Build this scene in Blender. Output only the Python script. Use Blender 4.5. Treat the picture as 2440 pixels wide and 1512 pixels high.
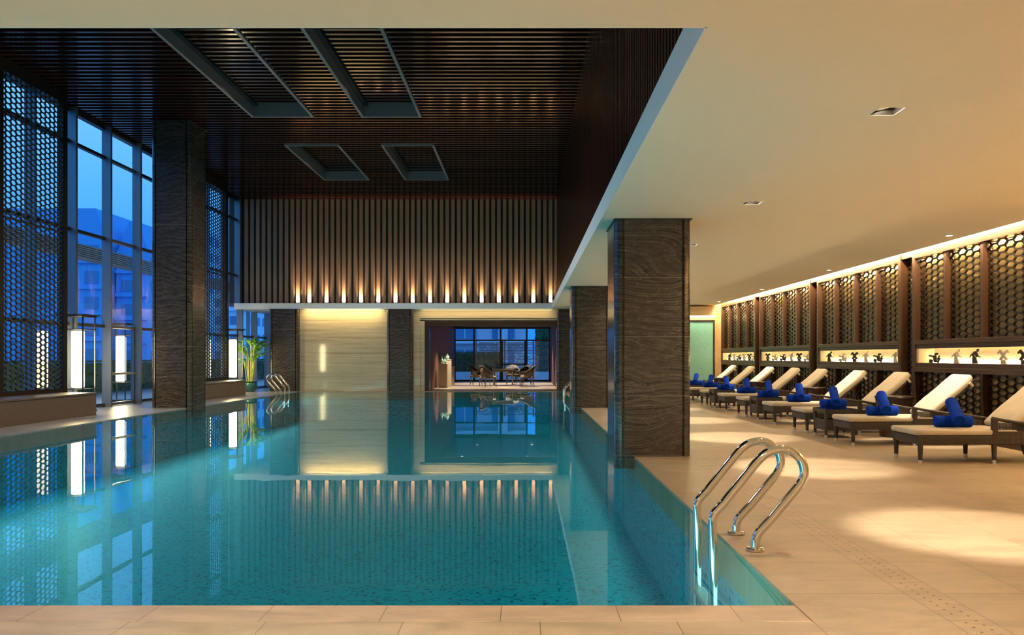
import bpy, bmesh, math, random
from mathutils import Vector, Matrix, Euler
random.seed(7)
for o in list(bpy.data.objects): bpy.data.objects.remove(o, do_unlink=True)
S = bpy.context.scene
C = S.collection
PI = math.pi
# ------------------------------------------------------------------ camera (pixels are of the 2440x1512 frame)
F = 1880.0; VX, VY = 1254.0, 850.0; EYE = 1.2
cd = bpy.data.cameras.new('camera'); cam = bpy.data.objects.new('camera', cd); C.objects.link(cam)
cam.location = (0, 0, EYE); cam.rotation_euler = (PI/2, 0, 0)
cd.sensor_fit = 'HORIZONTAL'; cd.sensor_width = 36; cd.lens = 36*F/2440
cd.shift_x = -(VX-1220)/2440; cd.shift_y = (VY-756)/2440; cd.clip_start = .05; cd.clip_end = 600
S.camera = cam
# ------------------------------------------------------------------ view and dusk sky
S.view_settings.view_transform = 'Standard'; S.view_settings.look = 'None'
S.view_settings.gamma = 1; S.view_settings.use_curve_mapping = False
S.view_settings.exposure = 1.0
W = bpy.data.worlds.new('world'); S.world = W; W.use_nodes = True
wn = W.node_tree.nodes; wl = W.node_tree.links; wn.clear()
wo = wn.new('ShaderNodeOutputWorld'); wb = wn.new('ShaderNodeBackground'); wt = wn.new('ShaderNodeTexCoord')
ws = wn.new('ShaderNodeSeparateXYZ'); wr = wn.new('ShaderNodeValToRGB'); wz = wn.new('ShaderNodeTexNoise')
wa = wn.new('ShaderNodeMath'); wa.operation = 'MULTIPLY_ADD'
wz.inputs['Scale'].default_value = 2.2
wl.new(wt.outputs['Generated'], ws.inputs[0]); wl.new(wt.outputs['Generated'], wz.inputs['Vector'])
wl.new(wz.outputs[0], wa.inputs[0]); wa.inputs[1].default_value = .12; wl.new(ws.outputs[2], wa.inputs[2])
wl.new(wa.outputs[0], wr.inputs[0]); wl.new(wr.outputs[0], wb.inputs[0]); wl.new(wb.outputs[0], wo.inputs[0])
cr = wr.color_ramp
cr.elements[0].position = .0; cr.elements[0].color = (.006, .17, .66, 1)
cr.elements[1].position = .38; cr.elements[1].color = (.17, .50, 1.0, 1)
e = cr.elements.new(.17); e.color = (.03, .30, .92, 1)
e = cr.elements.new(.9); e.color = (.10, .34, .80, 1)
wb.inputs[1].default_value = .75

WARM = (1.0, .74, .40)
def spot(name, loc, target, power, angle, blend=.6, col=WARM, r=.04, parent=None):
    l = bpy.data.lights.new(name, 'SPOT'); l.energy = power; l.color = col
    l.spot_size = math.radians(angle); l.spot_blend = blend; l.shadow_soft_size = r
    o = bpy.data.objects.new(name, l); C.objects.link(o)
    d = Vector(target)-Vector(loc); o.rotation_euler = d.to_track_quat('-Z', 'Y').to_euler()
    if parent: o.parent = parent; o.location = Vector(loc)-parent.location
    else: o.location = loc
    return o
def area(name, loc, rot, power, sx, sy, col=WARM, spread=180):
    l = bpy.data.lights.new(name, 'AREA'); l.shape = 'RECTANGLE'; l.size = sx; l.size_y = sy
    l.energy = power; l.color = col; l.spread = math.radians(spread)
    o = bpy.data.objects.new(name, l); C.objects.link(o); o.location = loc; o.rotation_euler = rot
    return o
# cove tubes above the lounge ceiling edge, added fill strips under water and at the far wall
area('cove_light', (6.20, 14, 3.02), (0, math.radians(-50), 0), 620, .06, 23, (1, .72, .40))
for yy, ll in ((10.99, 3.8), (15.25, 3.8), (19.49, 3.8), (23.7, 3.75)):
    area('screen_grazer', (6.463, yy, 2.79), (0, math.radians(-6), 0), 4.5*ll, .035, ll, (1, .80, .46))
for yy in (6.5, 12.5, 18.5, 24.5):
    area('pool_fill', (-7.93, yy, -.35), (0, math.radians(-90), 0), 17, .2, 5.6, (.40, .95, 1))  # added strips that brighten the water, not known pool fittings
    area('pool_fill', (1.26, yy, -.35), (0, math.radians(90), 0), 7, .2, 5.6, (.45, 1, .95))
area('pool_fill', (-3.3, 3.86, -.35), (math.radians(90), 0, 0), 44, 9, .2, (.45, 1, .98))
area('far_wall_fill', (-6.4, 27.40, 2.855), (math.radians(18), 0, 0), 15, 2.7, .06, (1, .76, .34))  # added strips washing the stone wall, no cove known here
area('far_wall_fill', (-1.4, 27.40, 2.855), (math.radians(18), 0, 0), 9, 4.6, .06, (1, .76, .38))
# added fill lamps: in the coffers, behind the camera, wide ones over the lounge
for xx, yy in ((-5.6, 12), (-5.6, 16.5), (-3.1, 12), (-3.1, 16.5), (-5.6, 22.6), (-3.1, 22.6)):
    spot('coffer_fill', (xx, yy, 6.93), (xx, yy, 0), 210, 150, .9, (1, .88, .74), .08)  # added to lift fascia, boards and columns; no lamp seen in the coffers
for xx in (-6, -2.5, 1, 4.5):
    spot('aisle_fill', (xx, -.8, 2.84), (xx, -.8, 0), 260, 150, .9, (1, .85, .64), .08)  # unseen fill added to brighten the near ceiling
for yy in (5.36, 8.55, 11.75, 14.95, 18.15, 21.35, 24.4):
    spot('lounge_fill', (2.45, yy, 2.864), (2.9, yy, 0), 66, 150, .9, (1, .84, .60), .03)  # extra wide fill added at the spotlight openings

# ================================================================== helpers
class MB:
    def __init__(s): s.v = []; s.f = []
    def add(s, vs, fs):
        n = len(s.v); s.v += [tuple(v) for v in vs]; s.f += [tuple(i+n for i in f) for f in fs]; return s
    def box(s, x0, x1, y0, y1, z0, z1):
        return s.add([(x0,y0,z0),(x1,y0,z0),(x1,y1,z0),(x0,y1,z0),(x0,y0,z1),(x1,y0,z1),(x1,y1,z1),(x0,y1,z1)],
                     [(0,3,2,1),(4,5,6,7),(0,1,5,4),(1,2,6,5),(2,3,7,6),(3,0,4,7)])
    def obox(s, c, d, M=None):
        M = M or Matrix.Identity(3); c = Vector(c); a, b, e = d[0]/2, d[1]/2, d[2]/2
        vs = [c+M@Vector(p) for p in ((-a,-b,-e),(a,-b,-e),(a,b,-e),(-a,b,-e),(-a,-b,e),(a,-b,e),(a,b,e),(-a,b,e))]
        return s.add(vs, [(0,3,2,1),(4,5,6,7),(0,1,5,4),(1,2,6,5),(2,3,7,6),(3,0,4,7)])
    def bar(s, p, q, w, d, up=(0,0,1)):
        p = Vector(p); q = Vector(q); z = (q-p); L = z.length
        if L < 1e-6: return s
        z /= L; x = Vector(up).cross(z)
        if x.length < 1e-4: x = Vector((1,0,0)).cross(z)
        x.normalize(); y = z.cross(x)
        M = Matrix((x, y, z)).transposed()
        return s.obox((p+q)/2, (w, d, L), M)
    def tube(s, pts, r, seg=10, cap=True, r2=None):
        P = [Vector(p) for p in pts]; n = len(P); rings = []
        up = Vector((0,0,1)); prev = None
        for i, p in enumerate(P):
            t = (P[min(i+1,n-1)]-P[max(i-1,0)]).normalized()
            if prev is None:
                a = t.cross(up)
                if a.length < 1e-3: a = t.cross(Vector((0,1,0)))
                a.normalize()
            else:
                a = (prev - t*prev.dot(t)).normalized()
            prev = a; b = t.cross(a)
            rr = r if r2 is None else r+(r2-r)*i/(n-1)
            rings.append([p+(a*math.cos(2*PI*k/seg)+b*math.sin(2*PI*k/seg))*rr for k in range(seg)])
        vs = [v for R in rings for v in R]; fs = []
        for i in range(n-1):
            for k in range(seg):
                k2 = (k+1) % seg; fs.append((i*seg+k, i*seg+k2, (i+1)*seg+k2, (i+1)*seg+k))
        if cap: fs += [tuple(range(seg))[::-1], tuple((n-1)*seg+k for k in range(seg))]
        return s.add(vs, fs)
    def lathe(s, prof, seg=24, c=(0,0,0), M=None, cap=True):
        M = M or Matrix.Identity(3); c = Vector(c); vs = []; fs = []; n = len(prof)
        for r, z in prof:
            for k in range(seg):
                a = 2*PI*k/seg; vs.append(c+M@Vector((r*math.cos(a), r*math.sin(a), z)))
        for i in range(n-1):
            for k in range(seg):
                k2 = (k+1) % seg; fs.append((i*seg+k, i*seg+k2, (i+1)*seg+k2, (i+1)*seg+k))
        if cap: fs += [tuple(range(seg))[::-1], tuple((n-1)*seg+k for k in range(seg))]
        return s.add(vs, fs)
    def prism(s, poly, a0, a1, axis='z'):
        n = len(poly)
        def m(p, h): return (p[0], p[1], h) if axis == 'z' else ((p[0], h, p[1]) if axis == 'y' else (h, p[0], p[1]))
        vs = [m(p, a0) for p in poly]+[m(p, a1) for p in poly]
        fs = [tuple(range(n))[::-1], tuple(range(n, 2*n))]+[(i, (i+1) % n, n+(i+1) % n, n+i) for i in range(n)]
        return s.add(vs, fs)
    def rbox(s, c, h, r, M=None, fn=None):
        """rounded box: centre c, half sizes h, radius r"""
        M = M or Matrix.Identity(3); c = Vector(c)
        def line(a):
            q = [-a, -a+.12*r, -a+.4*r, -a+r]
            mid = [(-a+r)+(2*(a-r))*k/6 for k in range(1, 6)]
            return q+mid+[-t for t in q[::-1]]
        L = [line(a) for a in h]; idx = {}; vs = []; fs = []
        def vert(p):
            k = tuple(round(t, 6) for t in p)
            if k in idx: return idx[k]
            v = Vector(p); inn = Vector([max(-h[i]+r, min(h[i]-r, v[i])) for i in range(3)])
            d = v-inn
            if d.length > 1e-9: v = inn+d.normalized()*r
            if fn: v = fn(v)
            idx[k] = len(vs); vs.append(c+M@v); return idx[k]
        for ax in range(3):
            u, w = (ax+1) % 3, (ax+2) % 3
            for sg in (-1, 1):
                for i in range(len(L[u])-1):
                    for j in range(len(L[w])-1):
                        q = []
                        for (a, b) in ((i,j),(i+1,j),(i+1,j+1),(i,j+1)):
                            p = [0,0,0]; p[ax] = sg*h[ax]; p[u] = L[u][a]; p[w] = L[w][b]; q.append(vert(p))
                        fs.append(tuple(q if sg > 0 else q[::-1]))
        return s.add(vs, fs)
    def mesh(s, name, smooth=False):
        me = bpy.data.meshes.new(name); me.from_pydata(s.v, [], s.f); me.validate(); me.update()
        if smooth:
            me.polygons.foreach_set('use_smooth', [True]*len(me.polygons))
            try: me.set_sharp_from_angle(angle=math.radians(smooth if smooth > 1 else 40))
            except Exception: pass
        return me
def tag(o, label=None, cat=None, group=None, kind=None):
    if label: o['label'] = label
    if cat: o['category'] = cat
    if group: o['group'] = group
    if kind: o['kind'] = kind
    return o
def thing(name, label, cat, loc=(0,0,0), rz=0, group=None, kind=None):
    o = bpy.data.objects.new(name, None); C.objects.link(o); o.empty_display_size = .1
    o.location = loc; o.rotation_euler = (0,0,rz); return tag(o, label, cat, group, kind)
def part(name, mb, mat, parent=None, label=None, smooth=False, bevel=0, loc=None):
    me = mb.mesh(name, smooth); me.materials.append(mat)
    o = bpy.data.objects.new(name, me); C.objects.link(o)
    if parent: o.parent = parent
    if label: o['label'] = label
    if loc: o.location = loc
    if bevel:
        m = o.modifiers.new('bevel', 'BEVEL'); m.width = bevel; m.segments = 2; m.limit_method = 'ANGLE'
    return o
def struct(name, mb, mat, parent=None, smooth=False, bevel=0, label=None):
    o = part(name, mb, mat, parent, smooth=smooth, bevel=bevel, label=label)
    if not parent: o['kind'] = 'structure'
    return o
def dup(root, loc, rz=None, label=None, group=None):
    r = root.copy(); C.objects.link(r); r.location = loc
    if rz is not None: r.rotation_euler = (0,0,rz)
    if label: r['label'] = label
    if group: r['group'] = group
    def rec(src, dst):
        for ch in list(src.children):
            c = ch.copy(); C.objects.link(c); c.parent = dst; rec(ch, c)
    rec(root, r); return r
def grid_slab(mb, xs, ys, holes, z0, z1, keep):
    """slab made of rectangles in keep, minus holes"""
    X = sorted(set(xs+[h[0] for h in holes]+[h[1] for h in holes])); Y = sorted(set(ys+[h[2] for h in holes]+[h[3] for h in holes]))
    for i in range(len(X)-1):
        for j in range(len(Y)-1):
            cx = (X[i]+X[i+1])/2; cy = (Y[j]+Y[j+1])/2
            if not keep(cx, cy): continue
            if any(h[0] < cx < h[1] and h[2] < cy < h[3] for h in holes): continue
            mb.box(X[i], X[i+1], Y[j], Y[j+1], z0, z1)
    return mb
# ------------------------------------------------------------------ materials
def fresnel(t, ior):
    n = t.new('Fresnel'); bf = t.new('NewGeometry').outputs['Backfacing']
    t.lk(t.math('MULTIPLY_ADD', bf, 1/ior-ior, ior), n.inputs[0]); return n
class NT:
    def __init__(s, name):
        s.m = bpy.data.materials.new(name); s.m.use_nodes = True; s.t = s.m.node_tree; s.n = s.t.nodes; s.l = s.t.links
        s.n.clear(); s.out = s.n.new('ShaderNodeOutputMaterial')
    def new(s, t, **k):
        n = s.n.new('ShaderNode'+t)
        for a, b in k.items(): setattr(n, a, b)
        return n
    def lk(s, a, b): s.l.new(a, b)
    def setin(s, n, i, v):
        if hasattr(v, 'links') or isinstance(v, bpy.types.NodeSocket): s.l.new(v, n.inputs[i])
        else: n.inputs[i].default_value = v
    def math(s, op, a, b=0, c=None):
        n = s.new('Math', operation=op); s.setin(n, 0, a); s.setin(n, 1, b)
        if c is not None: s.setin(n, 2, c)
        return n.outputs[0]
    def obj(s): return s.new('TexCoord').outputs['Object']
    def geo(s): return s.new('NewGeometry').outputs['Position']
    def xyz(s, v):
        n = s.new('SeparateXYZ'); s.lk(v, n.inputs[0]); return n.outputs
    def comb(s, x, y, z):
        n = s.new('CombineXYZ'); s.setin(n, 0, x); s.setin(n, 1, y); s.setin(n, 2, z); return n.outputs[0]
    def mapv(s, v, scale=(1,1,1), rot=(0,0,0)):
        n = s.new('Mapping'); s.lk(v, n.inputs[0]); n.inputs['Scale'].default_value = scale; n.inputs['Rotation'].default_value = rot; return n.outputs[0]
    def noise(s, v, scale=5, detail=3, rough=.5, dist=0, col=False):
        n = s.new('TexNoise'); s.lk(v, n.inputs['Vector']); n.inputs['Scale'].default_value = scale
        n.inputs['Detail'].default_value = detail; n.inputs['Roughness'].default_value = rough; n.inputs['Distortion'].default_value = dist
        return n.outputs[1] if col else n.outputs[0]
    def ramp(s, f, stops, interp='LINEAR'):
        n = s.new('ValToRGB'); s.lk(f, n.inputs[0]); c = n.color_ramp; c.interpolation = interp
        while len(c.elements) < len(stops): c.elements.new(.5)
        for e, (p, col) in zip(c.elements, stops):
            e.position = p; e.color = tuple(col)+(1,) if len(col) == 3 else col
        return n.outputs[0]
    def mix(s, f, a, b, blend='MIX'):
        n = s.new('MixRGB', blend_type=blend); s.setin(n, 0, f)
        for i, v in ((1, a), (2, b)):
            if isinstance(v, tuple): n.inputs[i].default_value = v+(1,) if len(v) == 3 else v
            else: s.lk(v, n.inputs[i])
        return n.outputs[0]
    def bump(s, h, strength=.3, dist=.01):
        n = s.new('Bump'); s.lk(h, n.inputs['Height']); n.inputs['Strength'].default_value = strength; n.inputs['Distance'].default_value = dist; return n.outputs[0]
    def pbr(s, col, rough=.5, metal=0, bump=None, spec=.5, emis=None, estr=0, coat=0, sheen=0):
        p = s.new('BsdfPrincipled')
        if isinstance(col, tuple): p.inputs['Base Color'].default_value = col+(1,)
        else: s.lk(col, p.inputs['Base Color'])
        s.setin(p, 'Roughness', rough); p.inputs['Metallic'].default_value = metal; p.inputs['Specular IOR Level'].default_value = spec
        p.inputs['Coat Weight'].default_value = coat; p.inputs['Coat Roughness'].default_value = .08
        p.inputs['Sheen Weight'].default_value = sheen
        if bump is not None: s.lk(bump, p.inputs['Normal'])
        if emis: p.inputs['Emission Color'].default_value = emis+(1,); p.inputs['Emission Strength'].default_value = estr
        s.lk(p.outputs[0], s.out.inputs[0]); return s.m
def plain(name, col, rough=.5, metal=0, spec=.5, var=.06, nscale=8, coat=0):
    t = NT(name); v = t.obj(); n = t.noise(v, nscale, 4)
    c = t.mix(n, tuple(x*(1-var) for x in col), tuple(min(1, x*(1+var)) for x in col))
    return t.pbr(c, rough, metal, spec=spec, coat=coat)
def glow(name, col, strength, grad=None):
    t = NT(name); e = t.new('Emission'); e.inputs[0].default_value = col+(1,); e.inputs[1].default_value = strength
    t.lk(e.outputs[0], t.out.inputs[0]); return t.m
def wood(name, a, b, rough=.35, axis='z', scale=1.0, coat=0, spec=.5):
    t = NT(name); sc = {'z': (22,22,1.6), 'x': (1.6,22,22), 'y': (22,1.6,22)}[axis]
    v = t.mapv(t.obj(), tuple(k*scale for k in sc)); n = t.noise(v, 1.6, 5, .6, .6)
    c = t.ramp(n, [(.25, a), (.75, b)])
    return t.pbr(c, rough, bump=t.bump(n, .12, .004), coat=coat, spec=spec)
def marble():
    t = NT('dark_wave_marble'); P = t.xyz(t.obj()); rnd = t.new('ObjectInfo').outputs['Random']
    row = t.math('FLOOR', t.math('DIVIDE', P[2], .715)); h = t.math('FRACT', t.math('MULTIPLY', t.math('SINE', t.math('ADD', t.math('MULTIPLY', row, 12.99), t.math('MULTIPLY', rnd, 40.))), 43.7))
    off = t.math('MULTIPLY', h, 9.0)
    v = t.comb(t.math('ADD', P[0], off), t.math('ADD', P[1], t.math('MULTIPLY', rnd, 17.)), t.math('ADD', P[2], off))
    n = t.noise(t.mapv(v, (.9,.9,1.0)), .85, 1.5, .4)
    n2 = t.noise(t.mapv(v, (3,3,9)), 2.0, 3, .6)
    z = t.math('ADD', t.math('ADD', t.math('ADD', P[2], off), t.math('MULTIPLY', n, .95)), t.math('MULTIPLY', n2, .012))
    w = t.math('SINE', t.math('MULTIPLY', z, 390.))
    w2 = t.math('SINE', t.math('MULTIPLY', z, 151.))
    w3 = t.math('SINE', t.math('MULTIPLY', z, 57.))
    pm = t.math('MULTIPLY_ADD', t.noise(t.mapv(v, (1.1,1.1,2.6)), 1.5, 2), 2.6, -.75); f = t.math('MULTIPLY_ADD', w, .13, t.math('MULTIPLY_ADD', w2, .13, t.math('MULTIPLY', w3, .10))); f = t.math('ADD', t.math('MULTIPLY', f, pm), .46)
    f = t.math('ADD', f, t.math('MULTIPLY', t.math('SUBTRACT', n2, .5), .5))
    c = t.ramp(f, [(.1, (.010,.007,.006)), (.4, (.042,.033,.026)), (.62, (.088,.072,.057)), (.86, (.14,.118,.094)), (1, (.28,.24,.19))])
    vein = t.noise(t.mapv(v, (1.3,1.3,5)), 2.4, 5, .62)
    vl = t.math('LESS_THAN', t.math('ABSOLUTE', t.math('SUBTRACT', vein, .5)), .0035)
    c = t.mix(t.math('MULTIPLY', vl, .55), c, (.30,.25,.18))
    fr = t.math('FRACT', t.math('DIVIDE', P[2], .715)); j = t.math('LESS_THAN', t.math('ABSOLUTE', t.math('SUBTRACT', fr, .02)), .0035)
    c = t.mix(t.math('MULTIPLY', j, .75), c, (.26,.23,.19))
    return t.pbr(c, .17, spec=.55)
def deck_stone(name, tx=.62, ty=.6, base=(.35,.262,.165), ox=-.097, oy=-.667, rough=.34):
    t = NT(name); P = t.xyz(t.geo()); v = t.geo()
    n = t.noise(t.mapv(v, (1.2,4.5,1)), 1.7, 6, .62, .8); n2 = t.noise(v, .8, 3)
    c = t.ramp(n, [(.25, tuple(k*.60 for k in base)), (.48, base), (.7, tuple(min(1,k*1.28) for k in base))])
    c = t.mix(t.math('MULTIPLY', n2, .4), c, (base[0]*.9, base[1]*1.0, base[2]*1.05))
    n3 = t.noise(t.mapv(v, (.7,1.6,1)), 2.6, 4, .55, 1.2); c = t.mix(t.math('MULTIPLY', t.ramp(n3, [(.42, (0,0,0)), (.66, (1,1,1))]), .38), c, tuple(k*.62 for k in base))
    vn = t.noise(t.mapv(v, (1,2.5,1)), 2.1, 6, .6, 1.5)
    vl = t.math('LESS_THAN', t.math('ABSOLUTE', t.math('SUBTRACT', vn, .5)), .003)
    c = t.mix(t.math('MULTIPLY', vl, .25), c, (.68,.52,.36))
    ix = t.math('ADD', t.math('DIVIDE', P[0], tx), ox); iy = t.math('ADD', t.math('DIVIDE', P[1], ty), oy)
    wn_ = t.new('TexWhiteNoise'); t.lk(t.comb(t.math('FLOOR', ix), t.math('FLOOR', iy), 0), wn_.inputs[0])
    c = t.mix(.13, c, t.mix(wn_.outputs[0], (.26,.17,.10), (.62,.48,.33)))
    jx = t.math('LESS_THAN', t.math('FRACT', ix), .0045/tx); jy = t.math('LESS_THAN', t.math('FRACT', iy), .0045/ty)
    c = t.mix(t.math('MULTIPLY', t.math('MAXIMUM', jx, jy), .75), c, (.11,.065,.035))
    return t.pbr(c, t.math('MULTIPLY_ADD', n, .22, rough-.1), spec=.4, bump=t.bump(n, .06, .01))
def hedge_mat(name, a, b):
    t = NT(name); n = t.noise(t.obj(), 9, 3); return t.pbr(t.ramp(n, [(.3, a), (.7, b)]), .5)

M = {}
M['marble'] = marble()
M['deck'] = deck_stone('beige_stone_deck')
M['coping'] = deck_stone('beige_coping_stone', .55, 50., (.42,.30,.20), .22, .3)
M['ledge'] = deck_stone('pale_ledge_stone', 1.2, 1.2, (.31,.29,.275), .1, .2, .3)
M['paint'] = plain('warm_white_paint', (.89,.82,.66), .85, var=.015, nscale=1.5)
M['fascia'] = plain('white_fascia_paint', (.86,.87,.85), .6, var=.02)
M['slat'] = wood('dark_red_slat_wood', (.030,.0065,.004), (.068,.017,.009), .17, 'x', .6, spec=1.0, coat=.7)
M['slatv'] = wood('dark_red_upright_slat_wood', (.040,.010,.006), (.085,.024,.012), .22, 'z', .6, spec=.6)
M['slatback'] = plain('black_ceiling_void', (.012,.007,.006), .9)
M['tanboard'] = wood('grey_brown_board_wood', (.30,.172,.098), (.40,.24,.14), .55, 'z', .5)
M['boardgap'] = wood('dark_brown_board_gap', (.028,.014,.009), (.045,.024,.014), .6, 'z', .5)
M['screenwood'] = wood('walnut_screen_wood', (.032,.014,.007), (.066,.029,.013), .36, 'z', 1)
M['screenwoody'] = wood('walnut_rail_wood', (.034,.013,.006), (.070,.029,.011), .36, 'y', 1)
M['lattice'] = plain('bronze_lattice', (.026,.019,.011), .30, .25, var=.2)
M['latticel'] = plain('black_metal_lattice', (.10,.09,.075), .33, .4, var=.2)
M['darkframe'] = plain('dark_bronze_frame', (.040,.030,.024), .32, .5, var=.2)
M['tanwall'] = wood('tan_backing_panel', (.38,.25,.105), (.50,.34,.16), .45, 'y', .25)
M['tanpanel'] = wood('golden_backing_panel', (.40,.285,.13), (.52,.38,.185), .45, 'y', .25)
M['alu'] = plain('grey_aluminium', (.21,.235,.26), .38, .6, var=.06)
M['alud'] = plain('dark_aluminium', (.05,.055,.065), .35, .6)
M['coffer'] = plain('grey_coffer_metal', (.24,.24,.25), .42, .3)
M['cofferpanel'] = plain('violet_grey_coffer_panel', (.12,.075,.09), .35)
M['bench'] = plain('brown_bench_stone', (.150,.103,.070), .36, var=.38, nscale=34)
M['steel'] = plain('polished_steel', (.72,.70,.67), .07, 1.0, var=.02)
M['satin'] = plain('satin_metal', (.70,.68,.64), .3, 1.0, var=.02)
M['chromelamp'] = glow('lamp_disc_glow', (1, .90, .72), 30)
M['lantern'] = glow('lantern_paper_glow', (1, .82, .42), 15.0)
M['niche'] = plain('cream_niche_lining', (.82,.66,.42), .6, var=.04)
M['nicheglow'] = glow('niche_strip_glow', (1, .80, .46), 20)
M['lineglow'] = glow('cove_tube_glow', (1, .82, .50), 9)
M['bronze'] = plain('dark_bronze_sculpture', (.055,.042,.028), .42, .3, var=.3, nscale=30)
M['palesculpt'] = plain('pale_resin_sculpture', (.55,.46,.36), .5, var=.1, nscale=30)
M['celadon'] = plain('celadon_glaze', (.27,.46,.33), .12, var=.12)
M['pot'] = plain('teal_glazed_pot', (.035,.13,.125), .12, var=.3, nscale=6)
M['soil'] = plain('soil', (.04,.025,.015), .95, var=.4, nscale=60)
M['pedestal'] = plain('cream_pedestal_lacquer', (.42,.34,.23), .35, var=.04)
M['redpanel'] = wood('red_brown_wall_panel', (.085,.028,.016), (.13,.046,.026), .55, 'z', .5)
M['drum'] = wood('espresso_wood', (.022,.011,.007), (.040,.020,.012), .25, 'x', 1)
t = NT('cushion_canvas'); v = t.obj(); n = t.noise(v, 7, 4); w = t.noise(t.mapv(v, (300,300,300)), 1, 1)
M['cushion'] = t.pbr(t.ramp(n, [(.3, (.37,.315,.225)), (.7, (.42,.36,.26))]), .85, bump=t.bump(t.math('ADD', n, t.math('MULTIPLY', w, .15)), .35, .02), sheen=.2)
t = NT('blue_terry_towel'); v = t.obj(); n = t.noise(v, 180, 2); n2 = t.noise(v, 9, 3)
M['towel'] = t.pbr(t.ramp(n2, [(.3, (.003,.028,.27)), (.7, (.004,.042,.40))]), .95, bump=t.bump(t.math('ADD', n, n2), .6, .008), sheen=.0, spec=.1)
def rattan(name, a, b):
    t = NT(name); P = t.xyz(t.obj())
    u = t.math('ADD', P[0], P[1]); d1 = t.math('SINE', t.math('MULTIPLY', t.math('ADD', u, P[2]), 430.)); d2 = t.math('SINE', t.math('MULTIPLY', t.math('SUBTRACT', u, P[2]), 430.))
    sw = t.math('GREATER_THAN', t.math('SINE', t.math('MULTIPLY', u, 105.)), 0); f = t.math('ADD', t.math('MULTIPLY', d1, sw), t.math('MULTIPLY', d2, t.math('SUBTRACT', 1., sw)))
    f = t.math('MULTIPLY_ADD', f, .5, .5)
    return t.pbr(t.ramp(f, [(.15, a), (.8, b)]), .45, bump=t.bump(f, .6, .004))
M['rattan'] = rattan('dark_brown_wicker', (.010,.006,.004), (.046,.029,.018))
M['rattanl'] = rattan('brown_chair_wicker', (.045,.031,.020), (.13,.095,.065))
# travertine back wall: fine level streaks and panel joints
t = NT('cream_vein_cut_stone'); P = t.xyz(t.geo()); v = t.mapv(t.geo(), (.16,.16,11.)); n = t.noise(v, 1.5, 7, .68); n2 = t.noise(t.mapv(t.geo(), (.3,.3,2.6)), 1.3, 3)
c = t.ramp(n, [(.30, (.30,.22,.13)), (.43, (.52,.41,.26)), (.5, (.60,.49,.32)), (.56, (.42,.33,.20)), (.66, (.62,.51,.34)), (.8, (.47,.37,.235))]); c = t.mix(t.math('MULTIPLY', n2, .35), c, (.42,.335,.215))
jz = t.math('LESS_THAN', t.math('FRACT', t.math('DIVIDE', P[2], .72)), .006); jx = t.math('LESS_THAN', t.math('FRACT', t.math('DIVIDE', P[0], 1.45)), .003)
c = t.mix(t.math('MULTIPLY', t.math('MAXIMUM', jz, jx), .4), c, (.22,.165,.10))
M['travertine'] = t.pbr(c, .06, spec=.5)
# pool mosaic: 25 mm tiles, a scatter of darker ones, pale joints
def mosaic(name, ts, base, dark, light, joint, probe=.13):
    t = NT(name); P = t.xyz(t.geo())
    nrm = t.xyz(t.new('NewGeometry').outputs['Normal'])
    side = t.math('GREATER_THAN', t.math('ABSOLUTE', nrm[2]), .5)
    top = t.math('SUBTRACT', 1., side)
    u = t.math('ADD', P[0], t.math('MULTIPLY', P[1], t.math('MULTIPLY', top, .9931)))
    w = t.math('ADD', t.math('MULTIPLY', P[1], side), t.math('MULTIPLY', P[2], top))
    iu = t.math('DIVIDE', u, ts); iw = t.math('DIVIDE', w, ts)
    wn_ = t.new('TexWhiteNoise'); t.lk(t.comb(t.math('FLOOR', iu), t.math('FLOOR', iw), 3.), wn_.inputs[0])
    k = wn_.outputs[0]
    c = t.ramp(k, [(0, dark), (probe, light), (.42, base), (.78, light)], 'CONSTANT')
    big = t.noise(t.mapv(t.geo(), (.25,.25,.25)), 1.0, 2); c = t.mix(.25, c, t.mix(big, tuple(x*.6 for x in base), tuple(x*1.3 for x in base)))
    j = t.math('MAXIMUM', t.math('LESS_THAN', t.math('FRACT', iu), .09), t.math('LESS_THAN', t.math('FRACT', iw), .09))
    c = t.mix(t.math('MULTIPLY', j, .5), c, joint)
    return t.pbr(c, .35)
M['mosaic'] = mosaic('teal_pool_mosaic', .03, (.005,.30,.37), (.002,.05,.075), (.008,.36,.42), (.04,.43,.48), .12)
M['tealglass'] = mosaic('aqua_glass_mosaic', .016, (.17,.42,.35), (.14,.36,.30), (.22,.48,.41), (.20,.45,.38), .2)
# water: clear body with a Fresnel mirror face and the faintest ripple
t = NT('pool_water'); fr = fresnel(t, 1.36)
n = t.noise(t.mapv(t.geo(), (1,.8,1)), 1.6, 2); b = t.bump(n, .035, .02); t.lk(b, fr.inputs[1])
tr = t.new('BsdfTransparent'); tr.inputs[0].default_value = (.42,.88,.96,1); gl = t.new('BsdfGlossy'); gl.inputs['Roughness'].default_value = .012; t.lk(b, gl.inputs['Normal'])
gl.inputs[0].default_value = (.97,.99,1,1)
mx = t.new('MixShader'); t.lk(fr.outputs[0], mx.inputs[0]); t.lk(tr.outputs[0], mx.inputs[1]); t.lk(gl.outputs[0], mx.inputs[2]); t.lk(mx.outputs[0], t.out.inputs[0])
M['water'] = t.m
def glass(name, tint, ior=1.5):
    t = NT(name); fr = fresnel(t, ior)
    tr = t.new('BsdfTransparent'); tr.inputs[0].default_value = tint+(1,); gl = t.new('BsdfGlossy'); gl.inputs['Roughness'].default_value = .01
    mx = t.new('MixShader'); t.lk(fr.outputs[0], mx.inputs[0]); t.lk(tr.outputs[0], mx.inputs[1]); t.lk(gl.outputs[0], mx.inputs[2]); t.lk(mx.outputs[0], t.out.inputs[0]); return t.m
M['glass'] = glass('window_glass', (.90,.95,1.0), 1.42)
M['tableglass'] = glass('green_table_glass', (.30,.42,.38))
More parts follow.
